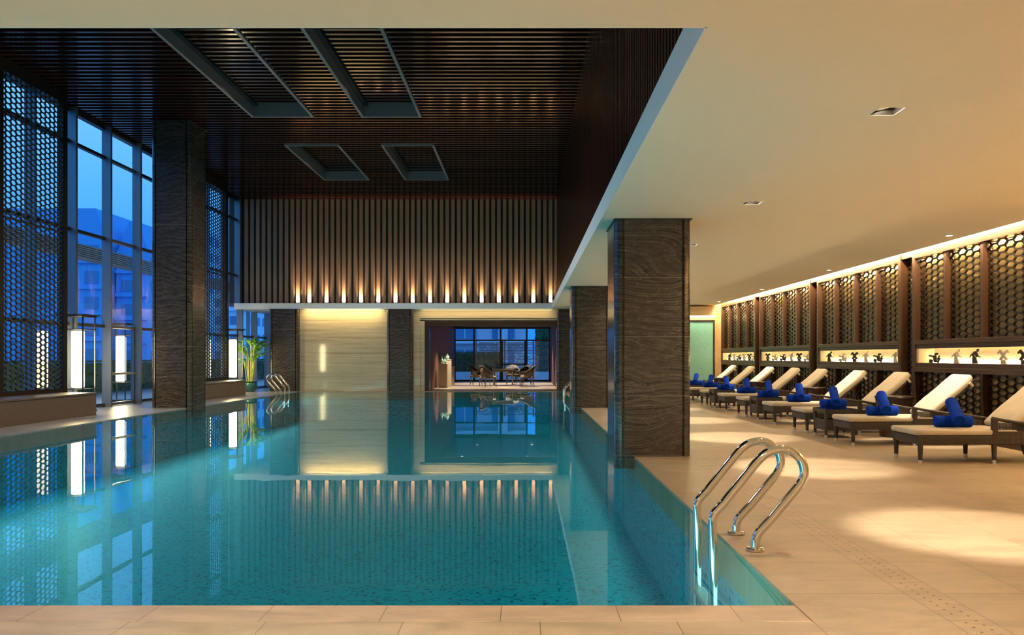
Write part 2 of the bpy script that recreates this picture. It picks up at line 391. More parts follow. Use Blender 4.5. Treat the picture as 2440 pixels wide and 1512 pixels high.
# leaf
t = NT('palm_leaf'); n = t.noise(t.obj(), 6, 2)
M['leaf'] = t.pbr(t.ramp(n, [(.3, (.06,.24,.02)), (.7, (.20,.46,.03))]), .4)
M['stem'] = plain('palm_cane', (.42,.42,.10), .5, var=.25)
M['hedge'] = hedge_mat('hedge_leaf', (.012,.05,.02), (.05,.14,.05))
M['terrace'] = plain('outdoor_paving', (.35,.36,.38), .35, var=.1, nscale=2)
M['bldg'] = plain('hazy_building_wall', (.10,.42,.80), .8, var=.04, nscale=.3)  # blue haze of distance put into the wall colour
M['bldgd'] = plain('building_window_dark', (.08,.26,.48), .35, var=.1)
M['bldgfar'] = plain('far_hazy_building', (.55,.85,1.0), .9, var=.03, nscale=.2)  # paler still, thicker haze put into the colour
M['louver'] = plain('grey_canopy_louver', (.32,.36,.38), .5)
M['fence'] = plain('timber_fence', (.20,.11,.09), .6, var=.2)
M['white'] = plain('white_render_wall', (.60,.66,.74), .7, var=.05)

# ================================================================== shell
ZL, ZT, ZH = 2.87, 3.09, 6.75      # low ceiling, top of its fascia, high ceiling
PX0, PX1, PY0, PY1 = -7.97, 1.30, 3.82, 27.5
WX = -10.2                          # window plane
mb = MB()
grid_slab(mb, [-16, WX-.4, PX0, PX1, 1.92, 2.115, 7.2], [-3.5, PY0-.24, PY0, PY1, 25.6, 40.2], [], -.25, 0,
          lambda x, y: x > WX-.4 and not (PX0 < x < PX1 and PY0 < y < PY1) and not (1.92 < x < 2.115 and y < 25.6) and not (PX0-.0 > x and y > PY0) and not (PY0-.24 < y < PY0 and x < PX1))
struct('floor', mb, M['deck'])
mb = MB().box(WX-.4, PX0, PY0, PY1, -.25, 0).box(WX-.4, PX0, PY1, 40.2, -.25, 0)
struct('pool_ledge_left', mb, M['ledge'])
struct('pool_coping', MB().box(WX-.4, PX1, PY0-.24, PY0, -.25, 0), M['coping'], bevel=.006)
# drain strip: stone with two staggered rows of holes
t = NT('drain_stone'); P = t.xyz(t.geo()); n = t.noise(t.mapv(t.geo(), (1.2,4.5,1)), 1.7, 6, .62, .8)
c = t.ramp(n, [(.2, (.24,.178,.11)), (.5, (.35,.262,.165)), (.72, (.43,.32,.205))])
def dots(xc, off):
    fy = t.math('FRACT', t.math('ADD', t.math('DIVIDE', P[1], .062), off)); dy = t.math('MULTIPLY', t.math('SUBTRACT', fy, .5), .062); dx = t.math('SUBTRACT', P[0], xc)
    return t.math('LESS_THAN', t.math('ADD', t.math('MULTIPLY', dx, dx), t.math('MULTIPLY', dy, dy)), .0068**2)
d = t.math('MAXIMUM', dots(1.987, 0), dots(2.05, .5)); gap = t.math('GREATER_THAN', t.math('FRACT', t.math('DIVIDE', P[1], .6)), .09)
d = t.math('MULTIPLY', d, gap); ed = t.math('MAXIMUM', t.math('LESS_THAN', P[0], 1.9235), t.math('GREATER_THAN', P[0], 2.1115))
ed = t.math('MAXIMUM', ed, t.math('LESS_THAN', t.math('FRACT', t.math('DIVIDE', P[1], .6)), .006))
c = t.mix(t.math('MAXIMUM', d, t.math('MULTIPLY', ed, .75)), c, (.03,.015,.008)); M['drain'] = t.pbr(c, .35, spec=.4)
struct('drain_channel', MB().box(1.92, 2.115, -3.5, 25.6, -.25, 0), M['drain'])
# pool basin, open at the top
D = -1.05; w_ = .25
mb = MB().box(PX0-w_, PX1+w_, PY0-w_, PY1+w_, D-.1, D)
mb.box(PX0-w_, PX0, PY0-w_, PY1+w_, D, -.25).box(PX1, PX1+w_, PY0-w_, PY1+w_, D, -.25).box(PX0, PX1, PY0-w_, PY0, D, -.25).box(PX0, PX1, PY1, PY1+w_, D, -.25)
struct('pool_basin', mb, M['mosaic'])
mb = MB().add([(PX0-.004, PY0-.004, -.012), (PX1+.004, PY0-.004, -.012), (PX1+.004, PY1+.004, -.012), (PX0-.004, PY1+.004, -.012)], [(0,1,2,3)])
tag(part('pool_water', mb, M['water']), 'still blue green water filling the long swimming pool', 'water', kind='stuff')

# low ceiling with its fascia; holes take the downlights
DL = [(2.45, 2.2), (2.45, 5.36), (2.45, 8.55), (2.45, 11.75), (2.45, 14.95), (2.45, 18.15), (2.45, 21.35), (2.45, 24.4)]
RL = [(5.82, 6.55), (5.82, 10.86), (5.82, 15.17), (5.82, 19.48), (5.82, 23.8)]
FL = [(-6.0, 2.3), (-2.6, 2.3), (.1, 2.3)]
BL = [(-7.4, 28.9), (-6.4, 27.0), (-2.2, 28.9)]
CX0 = .92
holes = [(x-.085, x+.085, y-.085, y+.085) for x, y in DL+FL]+[(x-.05, x+.05, y-.05, y+.05) for x, y in RL]
mb = MB()
grid_slab(mb, [WX-.4, CX0, 6.09], [-3.5, 4.0, 27.5], holes, ZL, ZT, lambda x, y: (y < 4.0 or x > CX0) and y < 27.5)
struct('ceiling', mb, M['paint'])
mb = MB().box(CX0-.012, CX0, 3.988, 27.5, ZL+.001, ZT+.01).box(WX-.2, CX0, 4.0, 4.012, ZL+.001, ZT+.01)
struct('trim_1', mb, M['fascia'])
# balcony slab over the far end
mb = MB().box(WX+.02, CX0-.012, 27.48, 28.2, ZL, ZT-.02).box(WX+.02, 6.5, 28.2, 31.6, ZL, ZT-.02).box(CX0-.012, 6.5, 27.5, 28.2, ZL, ZT-.02)
struct('ceiling_far', mb, M['fascia'])
struct('ceiling_cove_top', MB().box(6.0, 6.72, -3.5, 25.7, 3.12, 3.2).box(5.98, 6.09, -3.5, 25.7, 3.09, 3.13), M['paint'])

# high ceiling: crosswise slats under a black void, cut around four coffers
COF = [(-6.33, -4.89, 10.2, 18.2), (-3.80, -2.41, 10.2, 18.2), (-6.33, -4.89, 20.62, 24.67), (-3.80, -2.41, 20.62, 24.67)]
VX1 = 1.07
mb = MB(); yy = 4.1
while yy < 27.7:
    segs = [(WX, VX1)]
    for c0 in COF:
        if c0[2]-.05 < yy < c0[3]+.05:
            ns = []
            for a, b in segs:
                if c0[0] > a and c0[1] < b: ns += [(a, c0[0]), (c0[1], b)]
                else: ns.append((a, b))
            segs = ns
    for a, b in segs: mb.box(a, b, yy-.032, yy+.032, ZH, ZH+.13)
    yy += .2
o = struct('ceiling_slats', mb, M['slat'])
mb = MB(); grid_slab(mb, [WX-.4, VX1+.2], [3.9, 28.1], COF, ZH+.16, ZH+.22, lambda x, y: True)
struct('ceiling_upper', mb, M['slatback'])
for i, (a, b, y0, y1) in enumerate(COF):
    t_ = .06; h = .34
    mb = MB().box(a, a+t_, y0, y1, ZH-.03, ZH+h).box(b-t_, b, y0, y1, ZH-.03, ZH+h).box(a+t_, b-t_, y0, y0+t_, ZH-.03, ZH+h).box(a+t_, b-t_, y1-t_, y1, ZH-.03, ZH+h)
    fr_ = struct('trim_%d' % (i+2), mb, M['coffer'])
    struct('coffer_lid', MB().box(a, b, y0, y1, ZH+h, ZH+h+.04), M['cofferpanel'], fr_)
    mb = MB(); yy = y0+.15
    while yy < y1-.1: mb.box(a+t_+.12, b-t_, yy-.035, yy+.035, ZH+h-.11, ZH+h-.03); yy += .2
    struct('coffer_slats', mb, M['slat'], fr_)
    struct('coffer_reveal', MB().box(a+t_, a+t_+.1, y0+t_, y1-t_, ZH+h-.13, ZH+h-.02), M['alud'], fr_)

# upper back wall: upright boards
BP = .2023; BY = 27.86; bx0 = -10.02
lit0 = (1312-1254)*27.75/F
boards = []; x = lit0
while x > bx0+.05: boards.append(x); x -= BP
x = lit0+BP
while x < VX1: boards.append(x); x += BP
struct('wall_back_upper', MB().box(WX-.3, VX1+.3, BY+.02, BY+.12, ZT-.1, ZH+.2), M['boardgap'])
mb = MB()
for x in boards: mb.box(x-.062, x+.062, BY-.07, BY+.03, ZT-.03, ZH)
struct('wall_back_boards', mb, M['tanboard'])
# right wall of the tall space, dark red upright slats
struct('wall_upper_right', MB().box(VX1+.06, VX1+.16, 3.6, 28.0, ZT-.1, ZH+.2), M['slatback'])
mb = MB(); yy = 4.2
while yy < 27.8: mb.box(VX1, VX1+.06, yy-.03, yy+.03, ZT-.02, ZH); yy += .135
struct('wall_upper_right_slats', mb, M['slatv'])
struct('wall_upper_front', MB().box(WX-.3, VX1+.3, 3.9, 4.0, ZT, ZH+.2), M['slatv'])
# header above the windows (dark)
struct('trim_6', MB().box(WX-.12, WX+.06, 4, 28, ZH-.06, ZH+.16), M['alud'])

# ================================================================== window wall
YW0, PITCH = 17.52, 1.47
def window_bay(k, door=False):
    t_ = .0
    o = thing('window_%d' % (k+10), None, None, (WX, YW0+PITCH*k, 0), kind='structure')
    top = ZH if YW0+PITCH*k < 27 else ZL
    part('mullion', MB().box(-.02, .20, -.0, .075, 0, top), M['alu'], o, bevel=.004)
    fr = MB()
    for z in (4.05, 6.0) if top > 3 else (): fr.box(-.03, .07, .075, PITCH, z-.035, z+.035)
    for z in (.05, 1.94): fr.box(-.03, .06, .075, PITCH, z-.035, z+.035)
    if top > 3: fr.box(-.03, .07, .075, PITCH, ZH-.09, ZH-.04)
    if door: fr.box(-.03, .05, .075, .13, .05, 1.94).box(-.03, .05, PITCH-.055, PITCH, .05, 1.94)
    part('window_frame', fr, M['alu'] if door else M['alud'], o)
    zs = [.085, 1.905, 4.015, 5.965, ZH-.09] if top > 3 else [.085, 1.905, top]
    lo = zs[0]
    mbg = MB()
    for i in range(len(zs)-1):
        mbg.add([(0, .075, zs[i]+.03), (0, PITCH, zs[i]+.03), (0, PITCH, zs[i+1]-.03 if i < len(zs)-2 else zs[i+1]), (0, .075, zs[i+1])], [(0,1,2,3)]) if False else mbg.add([(0, .075, zs[i]), (0, PITCH, zs[i]), (0, PITCH, zs[i+1]), (0, .075, zs[i+1])], [(0,1,2,3)])
    part('glass_pane', mbg, M['glass'], o)
    if door:
        hb = MB().box(.05, .085, .10, PITCH-.03, .755, .815).box(.02, .06, .12, .15, .77, .80).box(.02, .06, PITCH-.09, PITCH-.06, .77, .80)
        part('push_bar', hb, M['satin'], o, 'pale metal push bar')
    return o
for k in range(-9, 11): window_bay(k, k == 1)
struct('window_jamb', MB().box(WX-.02, WX+.18, 27.62, 27.80, ZT-.1, ZH), M['alu'])

# ================================================================== marble columns
def column_profile(w, d):
    """plan outline with quarter-round corner posts set off by grooves"""
    pts = []; r = .082; g = .032; gd = .05
    def corner(cx, cy, a0):
        return [(cx+r*math.cos(a0+PI/2*k/6), cy+r*math.sin(a0+PI/2*k/6)) for k in range(7)]
    hx, hy = w/2, d/2
    q = []
    q += [(-hx+r+g, -hy+gd), (-hx+r+g, -hy), (hx-r-g, -hy), (hx-r-g, -hy+gd), (hx-r, -hy+gd)]
    q += corner(hx-r, -hy+r, -PI/2)
    q += [(hx-gd, -hy+r), (hx-gd, -hy+r+g), (hx, -hy+r+g), (hx, hy-r-g), (hx-gd, hy-r-g), (hx-gd, hy-r)]
    q += corner(hx-r, hy-r, 0)
    q += [(hx-r, hy-gd), (hx-r-g, hy-gd), (hx-r-g, hy), (-hx+r+g, hy), (-hx+r+g, hy-gd), (-hx+r, hy-gd)]
    q += corner(-hx+r, hy-r, PI/2)
    q += [(-hx+gd, hy-r), (-hx+gd, hy-r-g), (-hx, hy-r-g), (-hx, -hy+r+g), (-hx+gd, -hy+r+g), (-hx+gd, -hy+r)]
    q += corner(-hx+r, -hy+r, PI)
    q += [(-hx+r, -hy+gd)]
    return q
def column(x0, x1, y0, d, h, label, zb=0.0):
    w = x1-x0; o = thing('marble_column', label, 'column', ((x0+x1)/2, y0+d/2, 0), group='striped dark marble columns')
    part('shaft', MB().prism(column_profile(w, d), zb, h), M['marble'], o, smooth=30)
    part('cap_trim', MB().box(-w/2-.012, w/2+.012, -d/2-.012, d/2+.012, h-.012 if h > 3 else h-.014, h-.001), M['alud'], o, 'thin black metal trim under the ceiling')
    return o
column(1.07, 1.99, 9.52, .93, ZL, 'nearest wide dark marble column beside the steel pool ladder and loungers', -.15)
column(1.07, 1.99, 18.6, .93, ZL, 'dark marble column second from the front on the lounger side of the pool', -.15)
column(1.07, 1.99, 27.46, .93, ZL, 'farthest dark marble column right of the doorway to the garden room', -.3)
column(-8.80, -7.87, 18.5, .93, ZH, 'tall dark marble column on the window side rising to the slatted ceiling', -.15)
column(-8.95, -7.93, 27.46, .93, ZL, 'dark marble column behind the left pool ladder next to the palm', -.3)
column(-4.86, -3.95, 27.46, .93, ZL, 'dark marble column between the cream stone wall and the garden room', -.3)

# ================================================================== far wall with doorway
wy = 27.62
mb = MB().box(-8.0, -4.8, wy, wy+.2, -.3, ZL)
mb.box(-4.0, -3.92+.0, wy, wy+.2, -.3, ZL)
ox0, ox1, oz = -3.56, 1.08, 2.37
mb.box(-3.92, -3.72, wy+.0, wy+.26, -.3, ZL).box(-3.72, ox0, wy+.06, wy+.3, -.3, ZL)
mb.box(-3.72, 1.2, wy+.06, wy+.3, oz+.1, ZL).box(-3.72, 1.2, wy, wy+.06, oz+.19, ZL).box(-3.72, 1.1, wy+.03, wy+.06, oz+.13, oz+.19)
struct('wall_back', mb, M['travertine'])
mb = MB().box(ox0-.0, ox0+.16, wy+.04, wy+.34, 0, oz+.1).box(ox0+.16, 1.2, wy+.04, wy+.34, oz-.08, oz+.1)
struct('trim_7', mb, M['drum'])
# garden room: panelled side walls, ceiling, glazed end
RY = 39.0
struct('wall_garden_left', MB().box(-3.62, -3.53, wy+.34, RY, 0, 2.75), M['redpanel'])
struct('wall_garden_right', MB().box(1.18, 1.28, wy+.34, RY, 0, 2.75), M['redpanel'])
GL = [(-2.55, 31.2), (.05, 31.2), (-2.2, 35.4), (.25, 35.4)]
mb = MB(); grid_slab(mb, [-3.7, 1.3], [27.9, RY+.1], [(x-.06, x+.06, y-.06, y+.06) for x, y in GL], 2.70, 2.86, lambda x, y: True)
struct('ceiling_garden', mb, M['drum'])
o = thing('window_30', None, None, (0, RY, 0), kind='structure')
fr = MB(); xs = [-3.53, -2.58, -1.27, 0.02, 1.18]
for x in xs[1:4]: fr.box(x-.045, x+.045, -.04, .06, 0, 2.64)
fr.box(-3.53, -3.49, -.04, .06, 0, 2.64).box(1.12, 1.18, -.04, .06, 0, 2.64)
fr.box(-3.53, 1.18, -.04, .06, 2.58, 2.70).box(-3.53, 1.18, -.035, .055, 1.99, 2.06).box(-3.53, 1.18, -.04, .06, 0, .07)
fr.box(-1.27, .02, -.045, .05, .80, .88).box(-1.225, -1.15, -.045, .05, .07, 1.99).box(-.10, -.025, -.045, .05, .07, 1.99)
part('window_frame', fr, M['darkframe'], o)
part('glass_pane', MB().box(-3.5, 1.15, -.004, .004, .07, 2.6), M['glass'], o)

# ================================================================== lounge end wall with aqua glass
ey = 25.62
mb = MB().box(6.12, 6.75, ey, ey+.1, 0, ZL+.3).box(1.99, 6.12, ey, ey+.1, 2.40, ZL+.3).box(1.99, 2.1, ey+.1, 27.6, 0, ZL+.3)
struct('wall_far_right', mb, M['tanwall'])
o = thing('window_31', None, None, (0, ey, 0), kind='structure')
part('glass_panel', MB().box(2.0, 6.09, .03, .06, 0, 2.36), M['tealglass'], o)
part('window_frame', MB().box(6.07, 6.12, -.02, .05, 0, 2.40).box(2.0, 6.07, -.02, .05, 2.355, 2.40), M['darkframe'], o)
# pelmet with a rounded shoulder over it, and a light line below
prof = [(2.0, 2.53), (6.10, 2.53), (6.10, 2.58)]+[(5.85+.25*math.cos(k), 2.58+.24*math.sin(k)) for k in [PI/2*j/8 for j in range(1, 9)]]+[(2.0, 2.82)]
struct('trim_8', MB().prism(prof, 25.30, ey, 'y'), M['niche'])
part('trim_light_line', MB().box(2.0, 6.09, 25.36, 25.6, 2.505, 2.528), M['lineglow'])['kind'] = 'structure'

# ================================================================== right screen wall
SX = 6.35
struct('wall_right', MB().box(6.66, 6.8, -3.5, 25.7, 0, 3.2), M['tanwall'])
def lattice(W_, H_, cs, vp, t_, d_, oy=0, oz=0, plane='x'):
    """hexagon lattice filling W_ (along y) x H_ (along z): column spacing cs, row height vp"""
    mb = MB(); s = cs/1.5
    def clip(p, q):
        (x0, y0), (x1, y1) = p, q; dx, dy = x1-x0, y1-y0; a, b = 0., 1.
        for P_, Q_ in ((-dx, x0), (dx, W_-x0), (-dy, y0), (dy, H_-y0)):
            if abs(P_) < 1e-9:
                if Q_ < 0: return None
            else:
                r = Q_/P_
                if P_ < 0: a = max(a, r)
                else: b = min(b, r)
        if a >= b: return None
        return (x0+a*dx, y0+a*dy), (x0+b*dx, y0+b*dy)
    nc = int(W_/cs)+3; nr = int(H_/vp)+3
    for i in range(-1, nc):
        for j in range(-1, nr):
            cx = i*cs+oy; cz = j*vp+(vp/2 if i % 2 else 0)+oz
            P_ = [(cx+s, cz), (cx+s/2, cz+vp/2), (cx-s/2, cz+vp/2), (cx-s, cz)]
            for a, b in ((0,1),(1,2),(2,3)):
                r = clip(P_[a], P_[b])
                if r:
                    p, q = r
                    mb.bar((0, p[0], p[1]), (0, q[0], q[1]), t_, d_, (1,0,0)) if False else bar2(mb, p, q, t_, d_)
    return mb
def bar2(mb, p, q, t_, d_):
    dy, dz = q[0]-p[0], q[1]-p[1]; L = math.hypot(dy, dz)
    if L < 1e-5: return mb
    ny, nz = -dz/L*t_/2, dy/L*t_/2; ey_, ez = dy/L*t_*.25, dz/L*t_*.25
    c4 = [(p[0]-ey_+ny, p[1]-ez+nz), (q[0]+ey_+ny, q[1]+ez+nz), (q[0]+ey_-ny, q[1]+ez-nz), (p[0]-ey_-ny, p[1]-ez-nz)]
    return mb.prism(c4, -d_/2, d_/2, 'x')
def bay(y0, y1, label, n=4, first=False):
    """posts, rails, display niche and eight lattice panels between y0 and y1"""
    o = thing('screen_bay', label, 'screen', (SX, y0, 0), group='wooden hexagon screen bays along the lounger wall')
    L = y1-y0; pw = L/n
    for yy in (.0, L-.09): part('post', MB().box(-.03, .16, yy, yy+.09, 0, 2.84), M['screenwood'], o, bevel=.004)
    for k in range(1, n):
        for z0, z1 in ((0, .96), (1.47, 2.80)): part('divider', MB().box(-.012, .16, k*pw-.032, k*pw+.032, z0, z1), M['screenwood'], o, bevel=.003)
    part('top_rail', MB().box(-.03, .18, .09, L-.09, 2.80, 2.84).box(-.03, .2, 0, L, 2.84, 3.1), M['screenwoody'], o)
    part('upper_rail', MB().box(-.03, .18, .09, L-.09, 1.40, 1.47).box(-.015, .18, .09, L-.09, 1.335, 1.40), M['screenwoody'], o, bevel=.003)
    part('lower_rail', MB().box(-.03, .18, .09, L-.09, .96, 1.03).box(-.015, .30, .09, L-.09, 1.03, 1.105), M['screenwoody'], o, bevel=.003)
    part('bottom_rail', MB().box(-.03, .16, .09, L-.09, 0, .09), M['screenwoody'], o)
    part('niche', MB().box(.26, .30, .09, L-.09, 1.105, 1.335).box(-.0, .30, .09, .16, 1.105, 1.335).box(-.0, .30, L-.16, L-.09, 1.105, 1.335).box(.0, .30, .09, L-.09, 1.335, 1.36), M['niche'], o, 'cream lined display niche')
    part('niche_light', MB().box(.225, .255, .2, L-.2, 1.106, 1.118), M['nicheglow'], o, 'glowing strip along the niche floor')
    part('back_panel', MB().box(.138, .155, .09, L-.09, 1.47, 2.80), M['tanpanel'], o, 'tan panel behind the upper lattice')
    part('back_panel', MB().box(.110, .125, .09, L-.09, .09, .96), M['tanpanel'], o, 'tan panel behind the lower lattice')
    for k in range(n):
        a = max(k*pw+.032, .09); b = min((k+1)*pw-.032, L-.09)
        for z0, z1, key in ((.09, .96, 'lo'), (1.47, 2.80, 'up')):
            kk = (round(b-a, 3), key)
            if kk not in LAT: LAT[kk] = lattice(b-a, z1-z0, .181, .0935, .023, .024, .05, .02).mesh('lattice_panel'); LAT[kk].materials.append(M['lattice'])
            q = bpy.data.objects.new('lattice_panel', LAT[kk]); C.objects.link(q); q.parent = o; q.location = (.075, a, z0)
    return o
LAT = {}
bays = [(9.05, 12.93, 'first'), (13.33, 17.17, ''), (17.57, 21.41, ''), (21.81, 25.6, '')]
def strip(y0, y1, label):
    o = thing('screen_strip', label, 'screen', (SX, y0, 0), group='narrow lattice strips between the screen bays')
    part('lattice_strip', lattice(y1-y0, 2.75, .181, .0935, .023, .024, .1, 0), M['lattice'], o, loc=(.10, 0, .09))
    part('rail', MB().box(-.02, .2, 0, y1-y0, 2.84, 3.1), M['screenwoody'], o); part('back_panel', MB().box(.137, .155, 0, y1-y0, .09, 2.84), M['tanpanel'], o); part('rail', MB().box(.0, .16, 0, y1-y0, 0, .09), M['screenwoody'], o)
labs = ['hexagon screen bay nearest the camera with its lit niche of figures', 'hexagon screen bay second from the front behind the middle loungers',
        'hexagon screen bay third from the front along the lounger wall', 'farthest hexagon screen bay beside the aqua glass wall']
for (a, b, _), lb in zip(bays, labs): bay(a-.0, b, lb)
strip(12.93, 13.33, 'narrow hexagon strip between the first and second screen bays')
strip(17.17, 17.57, 'narrow hexagon strip between the second and third screen bays')
strip(21.41, 21.81, 'narrow hexagon strip between the third and fourth screen bays')
strip(8.6, 9.05, 'narrow hexagon strip in front of the nearest screen bay')
# ------------------------------------------------------------------ niche figures
def figure_mb(kind):
    mb = MB(); R = lambda a: Matrix.Rotation(math.radians(a), 3, 'X')
    def b(y, z, w, h, ang=0, d=.045): mb.obox((0, y, z), (d, w, h), R(ang))
    if kind == 'walk':      # robed striding body with a long sleeve thrown back
        mb.prism([(-.035,0),(.04,0),(.035,.09),(-.005,.10)], -.03, .03, 'x')
        b(.02, .10, .03, .09, -18); b(-.012, .135, .04, .085, -22)
        mb.prism([(-.02,.17),(.045,.115),(.075,.075),(.07,.11),(.01,.18)], -.018, .018, 'x')
        b(-.045, .10, .05, .016, 25, .03); b(-.030, .187, .03, .035, -10, .035); b(-.032, .206, .038, .01, -10, .04)
    elif kind == 'cross':   # arms and legs flung wide
        mb.prism([(-.045,0),(.03,.0),(.028,.045),(-.02,.062)], -.03, .03, 'x')
        b(0, .11, .04, .14, 32, .04); b(.0, .115, .038, .16, -33, .04); b(-.05, .165, .03, .05, -30, .035)
        b(.05, .16, .024, .055, 34, .035)
    else:                   # crouching with one arm straight out
        b(.055, .028, .055, .055, 12); b(-.015, .022, .06, .03, 0); b(-.055, .04, .03, .085, 20)
        b(.0, .075, .05, .09, -10); b(.045, .108, .085, .026, 12, .035); b(-.02, .142, .05, .035, -12); b(-.05, .085, .02, .075, 28, .03)
    return mb
FM = {}
def figure(y, kind, dark, label):
    k = (kind, dark)
    if k not in FM:
        FM[k] = figure_mb(kind).mesh('figurine'); FM[k].materials.append(M['bronze'] if dark else M['palesculpt'])
    o = bpy.data.objects.new('figurine', FM[k]); C.objects.link(o); o.location = (SX+.10 if dark else SX+.12, y, 1.106); o.rotation_euler = (0, 0, math.radians(52))
    m = o.modifiers.new('bevel', 'BEVEL'); m.width = .004; m.segments = 2
    tag(o, label, 'figurine', 'small abstract figures in the lit niches')
kn = {'walk': 'striding robed', 'cross': 'star posed', 'crouch': 'crouching'}
FB = [('nearest', [(12.45,'crouch',1),(11.85,'walk',0),(11.33,'walk',1),(10.70,'cross',0),(10.23,'cross',1)]),
      ('second', [(16.77,'walk',1),(16.1,'crouch',0),(15.5,'cross',1),(15.0,'walk',0),(14.45,'crouch',1),(13.8,'walk',0)]),
      ('third', [(21.06,'cross',1),(20.5,'crouch',0),(19.8,'crouch',1),(19.2,'walk',0),(18.64,'cross',1),(18.15,'crouch',0)]),
      ('farthest', [(25.0,'walk',1),(24.5,'cross',0),(23.9,'crouch',1),(23.4,'cross',0),(22.8,'cross',1),(22.4,'crouch',0)])]
ordn = ['leftmost', 'second from left', 'third from left', 'fourth from left', 'fifth from left', 'rightmost']
for nm, L_ in FB:
    for i, (y, k, d) in enumerate(L_):
        figure(y, k, d, '%s %s figure, %s in the %s niche' % ('dark' if d else 'pale', kn[k], ordn[i], nm))

# ================================================================== left screens and benches
def left_screen(yr, label, ladd):
    """tall lattice standing on the bench; yr is its far end"""
    w = 2.45
    o = thing('lattice_screen', label, 'screen', (-9.70, yr-w, 0), group='tall black hexagon screens on the window side')
    part('post', MB().box(-.10, .04, 0, .42, .0, ZH), M['darkframe'], o, bevel=.004)
    part('post', MB().box(-.10, .04, w-.15, w, .0, ZH), M['darkframe'], o, bevel=.004)
    part('header', MB().box(-.10, .04, .42, w-.15, 6.5, ZH), M['darkframe'], o)
    part('sill', MB().box(-.10, .04, .42, w-.15, 0, .56), M['darkframe'], o)
    for z in (1.88, 3.81, 5.74): part('cross_rail', MB().box(-.04, -.01, .42, w-.15, z-.018, z+.018), M['latticel'], o)
    if 'L' not in LAT: LAT['L'] = lattice(w-.57, 5.94, .152, .1035, .021, .03, .03, .0).mesh('lattice'); LAT['L'].materials.append(M['latticel'])
    q = bpy.data.objects.new('lattice', LAT['L']); C.objects.link(q); q.parent = o; q.location = (0, .42, .56)
left_screen(16.62, 'tall hexagon lattice screen at the left edge behind the near stone bench', 0)
left_screen(25.62, 'tall hexagon lattice screen behind the marble column on the window side', 0)
def bench(y0, y1, label):
    o = thing('stone_bench', label, 'bench', (-9.28, (y0+y1)/2, 0), group='low brown stone benches under the screens')
    h = (y1-y0)/2
    part('body', MB().box(-.37, .37, -h, h, 0, .435), M['bench'], o, bevel=.004)
    part('slab', MB().box(-.37, .385, -h-.004, h+.004, .435, .468), M['bench'], o, bevel=.004)
bench(8.5, 16.35, 'near brown stone bench below the left lattice screen')
bench(20.5, 25.05, 'far brown stone bench between the marble column and the palm')

# ================================================================== lanterns
def lantern(x, y, label, light=60):
    o = thing('floor_lantern', label, 'lantern', (x, y, 0), group='tall framed lanterns by the windows')
    s = .24; mb = MB()
    for a in (-s, s):
        for b in (-s, s): part('post', MB().box(a-.012, a+.012, b-.012, b+.012, .03, 2.10), M['alud'], o)
    part('base', MB().box(-s-.03, s+.03, -s-.03, s+.03, 0, .035), M['alud'], o)
    r = MB().box(-s-.07, s+.07, -s-.07, s+.07, 2.10, 2.125).box(-s-.03, s+.03, -s-.03, s+.03, 2.07, 2.10)
    part('roof', r, M['alud'], o, bevel=.004)
    fr = MB()
    for z in (.50, 1.80):
        for a in (-s, s): fr.box(a-.008, a+.008, -s, s, z-.008, z+.008).box(-s, s, a-.008, a+.008, z-.008, z+.008)
        fr.box(-s, s, -.008, .008, z-.008, z+.008)
    part('cross_bars', fr, M['alud'], o)
    part('lamp_shade', MB().rbox((0,0,1.15), (.10,.10,.62), .03), M['lantern'], o, 'glowing cream lamp shade', smooth=60)
    return o
lantern(-9.80, 17.25, 'tall lantern with glowing white tube beside the near stone bench')
lantern(-9.78, 26.3, 'tall lantern with glowing white tube left of the potted palm')
lantern(-11.15, 21.7, 'glowing lantern out on the terrace beyond the window door')

# ================================================================== pool ladders
def smooth_path(P, n=6):
    out = []
    for i in range(len(P)-1):
        p0 = P[max(i-1,0)]; p1 = P[i]; p2 = P[i+1]; p3 = P[min(i+2, len(P)-1)]
        for k in range(n):
            t = k/n; out.append(tuple(.5*((2*p1[a])+(-p0[a]+p2[a])*t+(2*p0[a]-5*p1[a]+4*p2[a]-p3[a])*t*t+(-p0[a]+3*p1[a]-3*p2[a]+p3[a])*t**3) for a in range(2)))
    out.append(P[-1]); return out
CP = [(293,1400),(293,1200),(293,1070),(308,985),(362,915),(430,842),(525,722),(620,605),(710,492),(800,382),(880,295),(965,232),(1060,202),(1140,198),(1225,220),(1305,275),(1365,355),(1393,450),(1385,535),(1345,615),(1275,704),(1200,793),(1130,878),(1060,962),(985,1050),(905,1135),(848,1200),(815,1275),(808,1340),(806,1412)]
RP = []
for cx, cy in CP:
    px = 1640+cx/5.04; py = 1030+cy/5.04; RP.append(((px-VX)*4.894/F, EYE-(py-VY)*4.894/F))
LX0 = RP[-1][0]; RP = [(x-LX0, z) for x, z in RP]; RP[-1] = (RP[-1][0], 0.0)
wx = RP[0][0]
def ladder(x, y, gap, rz, label, r=.0275):
    """x, y: deck flange of the nearer rail"""
    o = thing('pool_ladder', label, 'ladder', (x, y, 0), rz, group='steel ladders at the pool edge')
    for k in range(2):
        yy = k*gap
        P_ = smooth_path([(wx, -1.0), (wx, -.7), (wx, -.4)]+RP)
        part('handrail', MB().tube([(a, yy, b) for a, b in P_], r, 20), M['steel'], o, smooth=60)
        part('floor_flange', MB().lathe([(.0,.0),(.052,.0),(.056,.004),(.056,.014),(.052,.018),(.03,.02),(.001,.02)], 28, (0, yy, 0)), M['steel'], o, smooth=30)
    for z in (-.36, -.60, -.84):
        part('tread', MB().box(wx-.04, wx+.04, .02, gap-.02, z-.012, z+.012), M['coffer'], o, bevel=.004)
ladder(LX0, 4.894, .452, 0, 'large steel pool ladder in the foreground beside the perforated drain')
ladder(-8.12, 26.1, .452, PI, 'distant steel pool ladder near the palm at the far left corner')
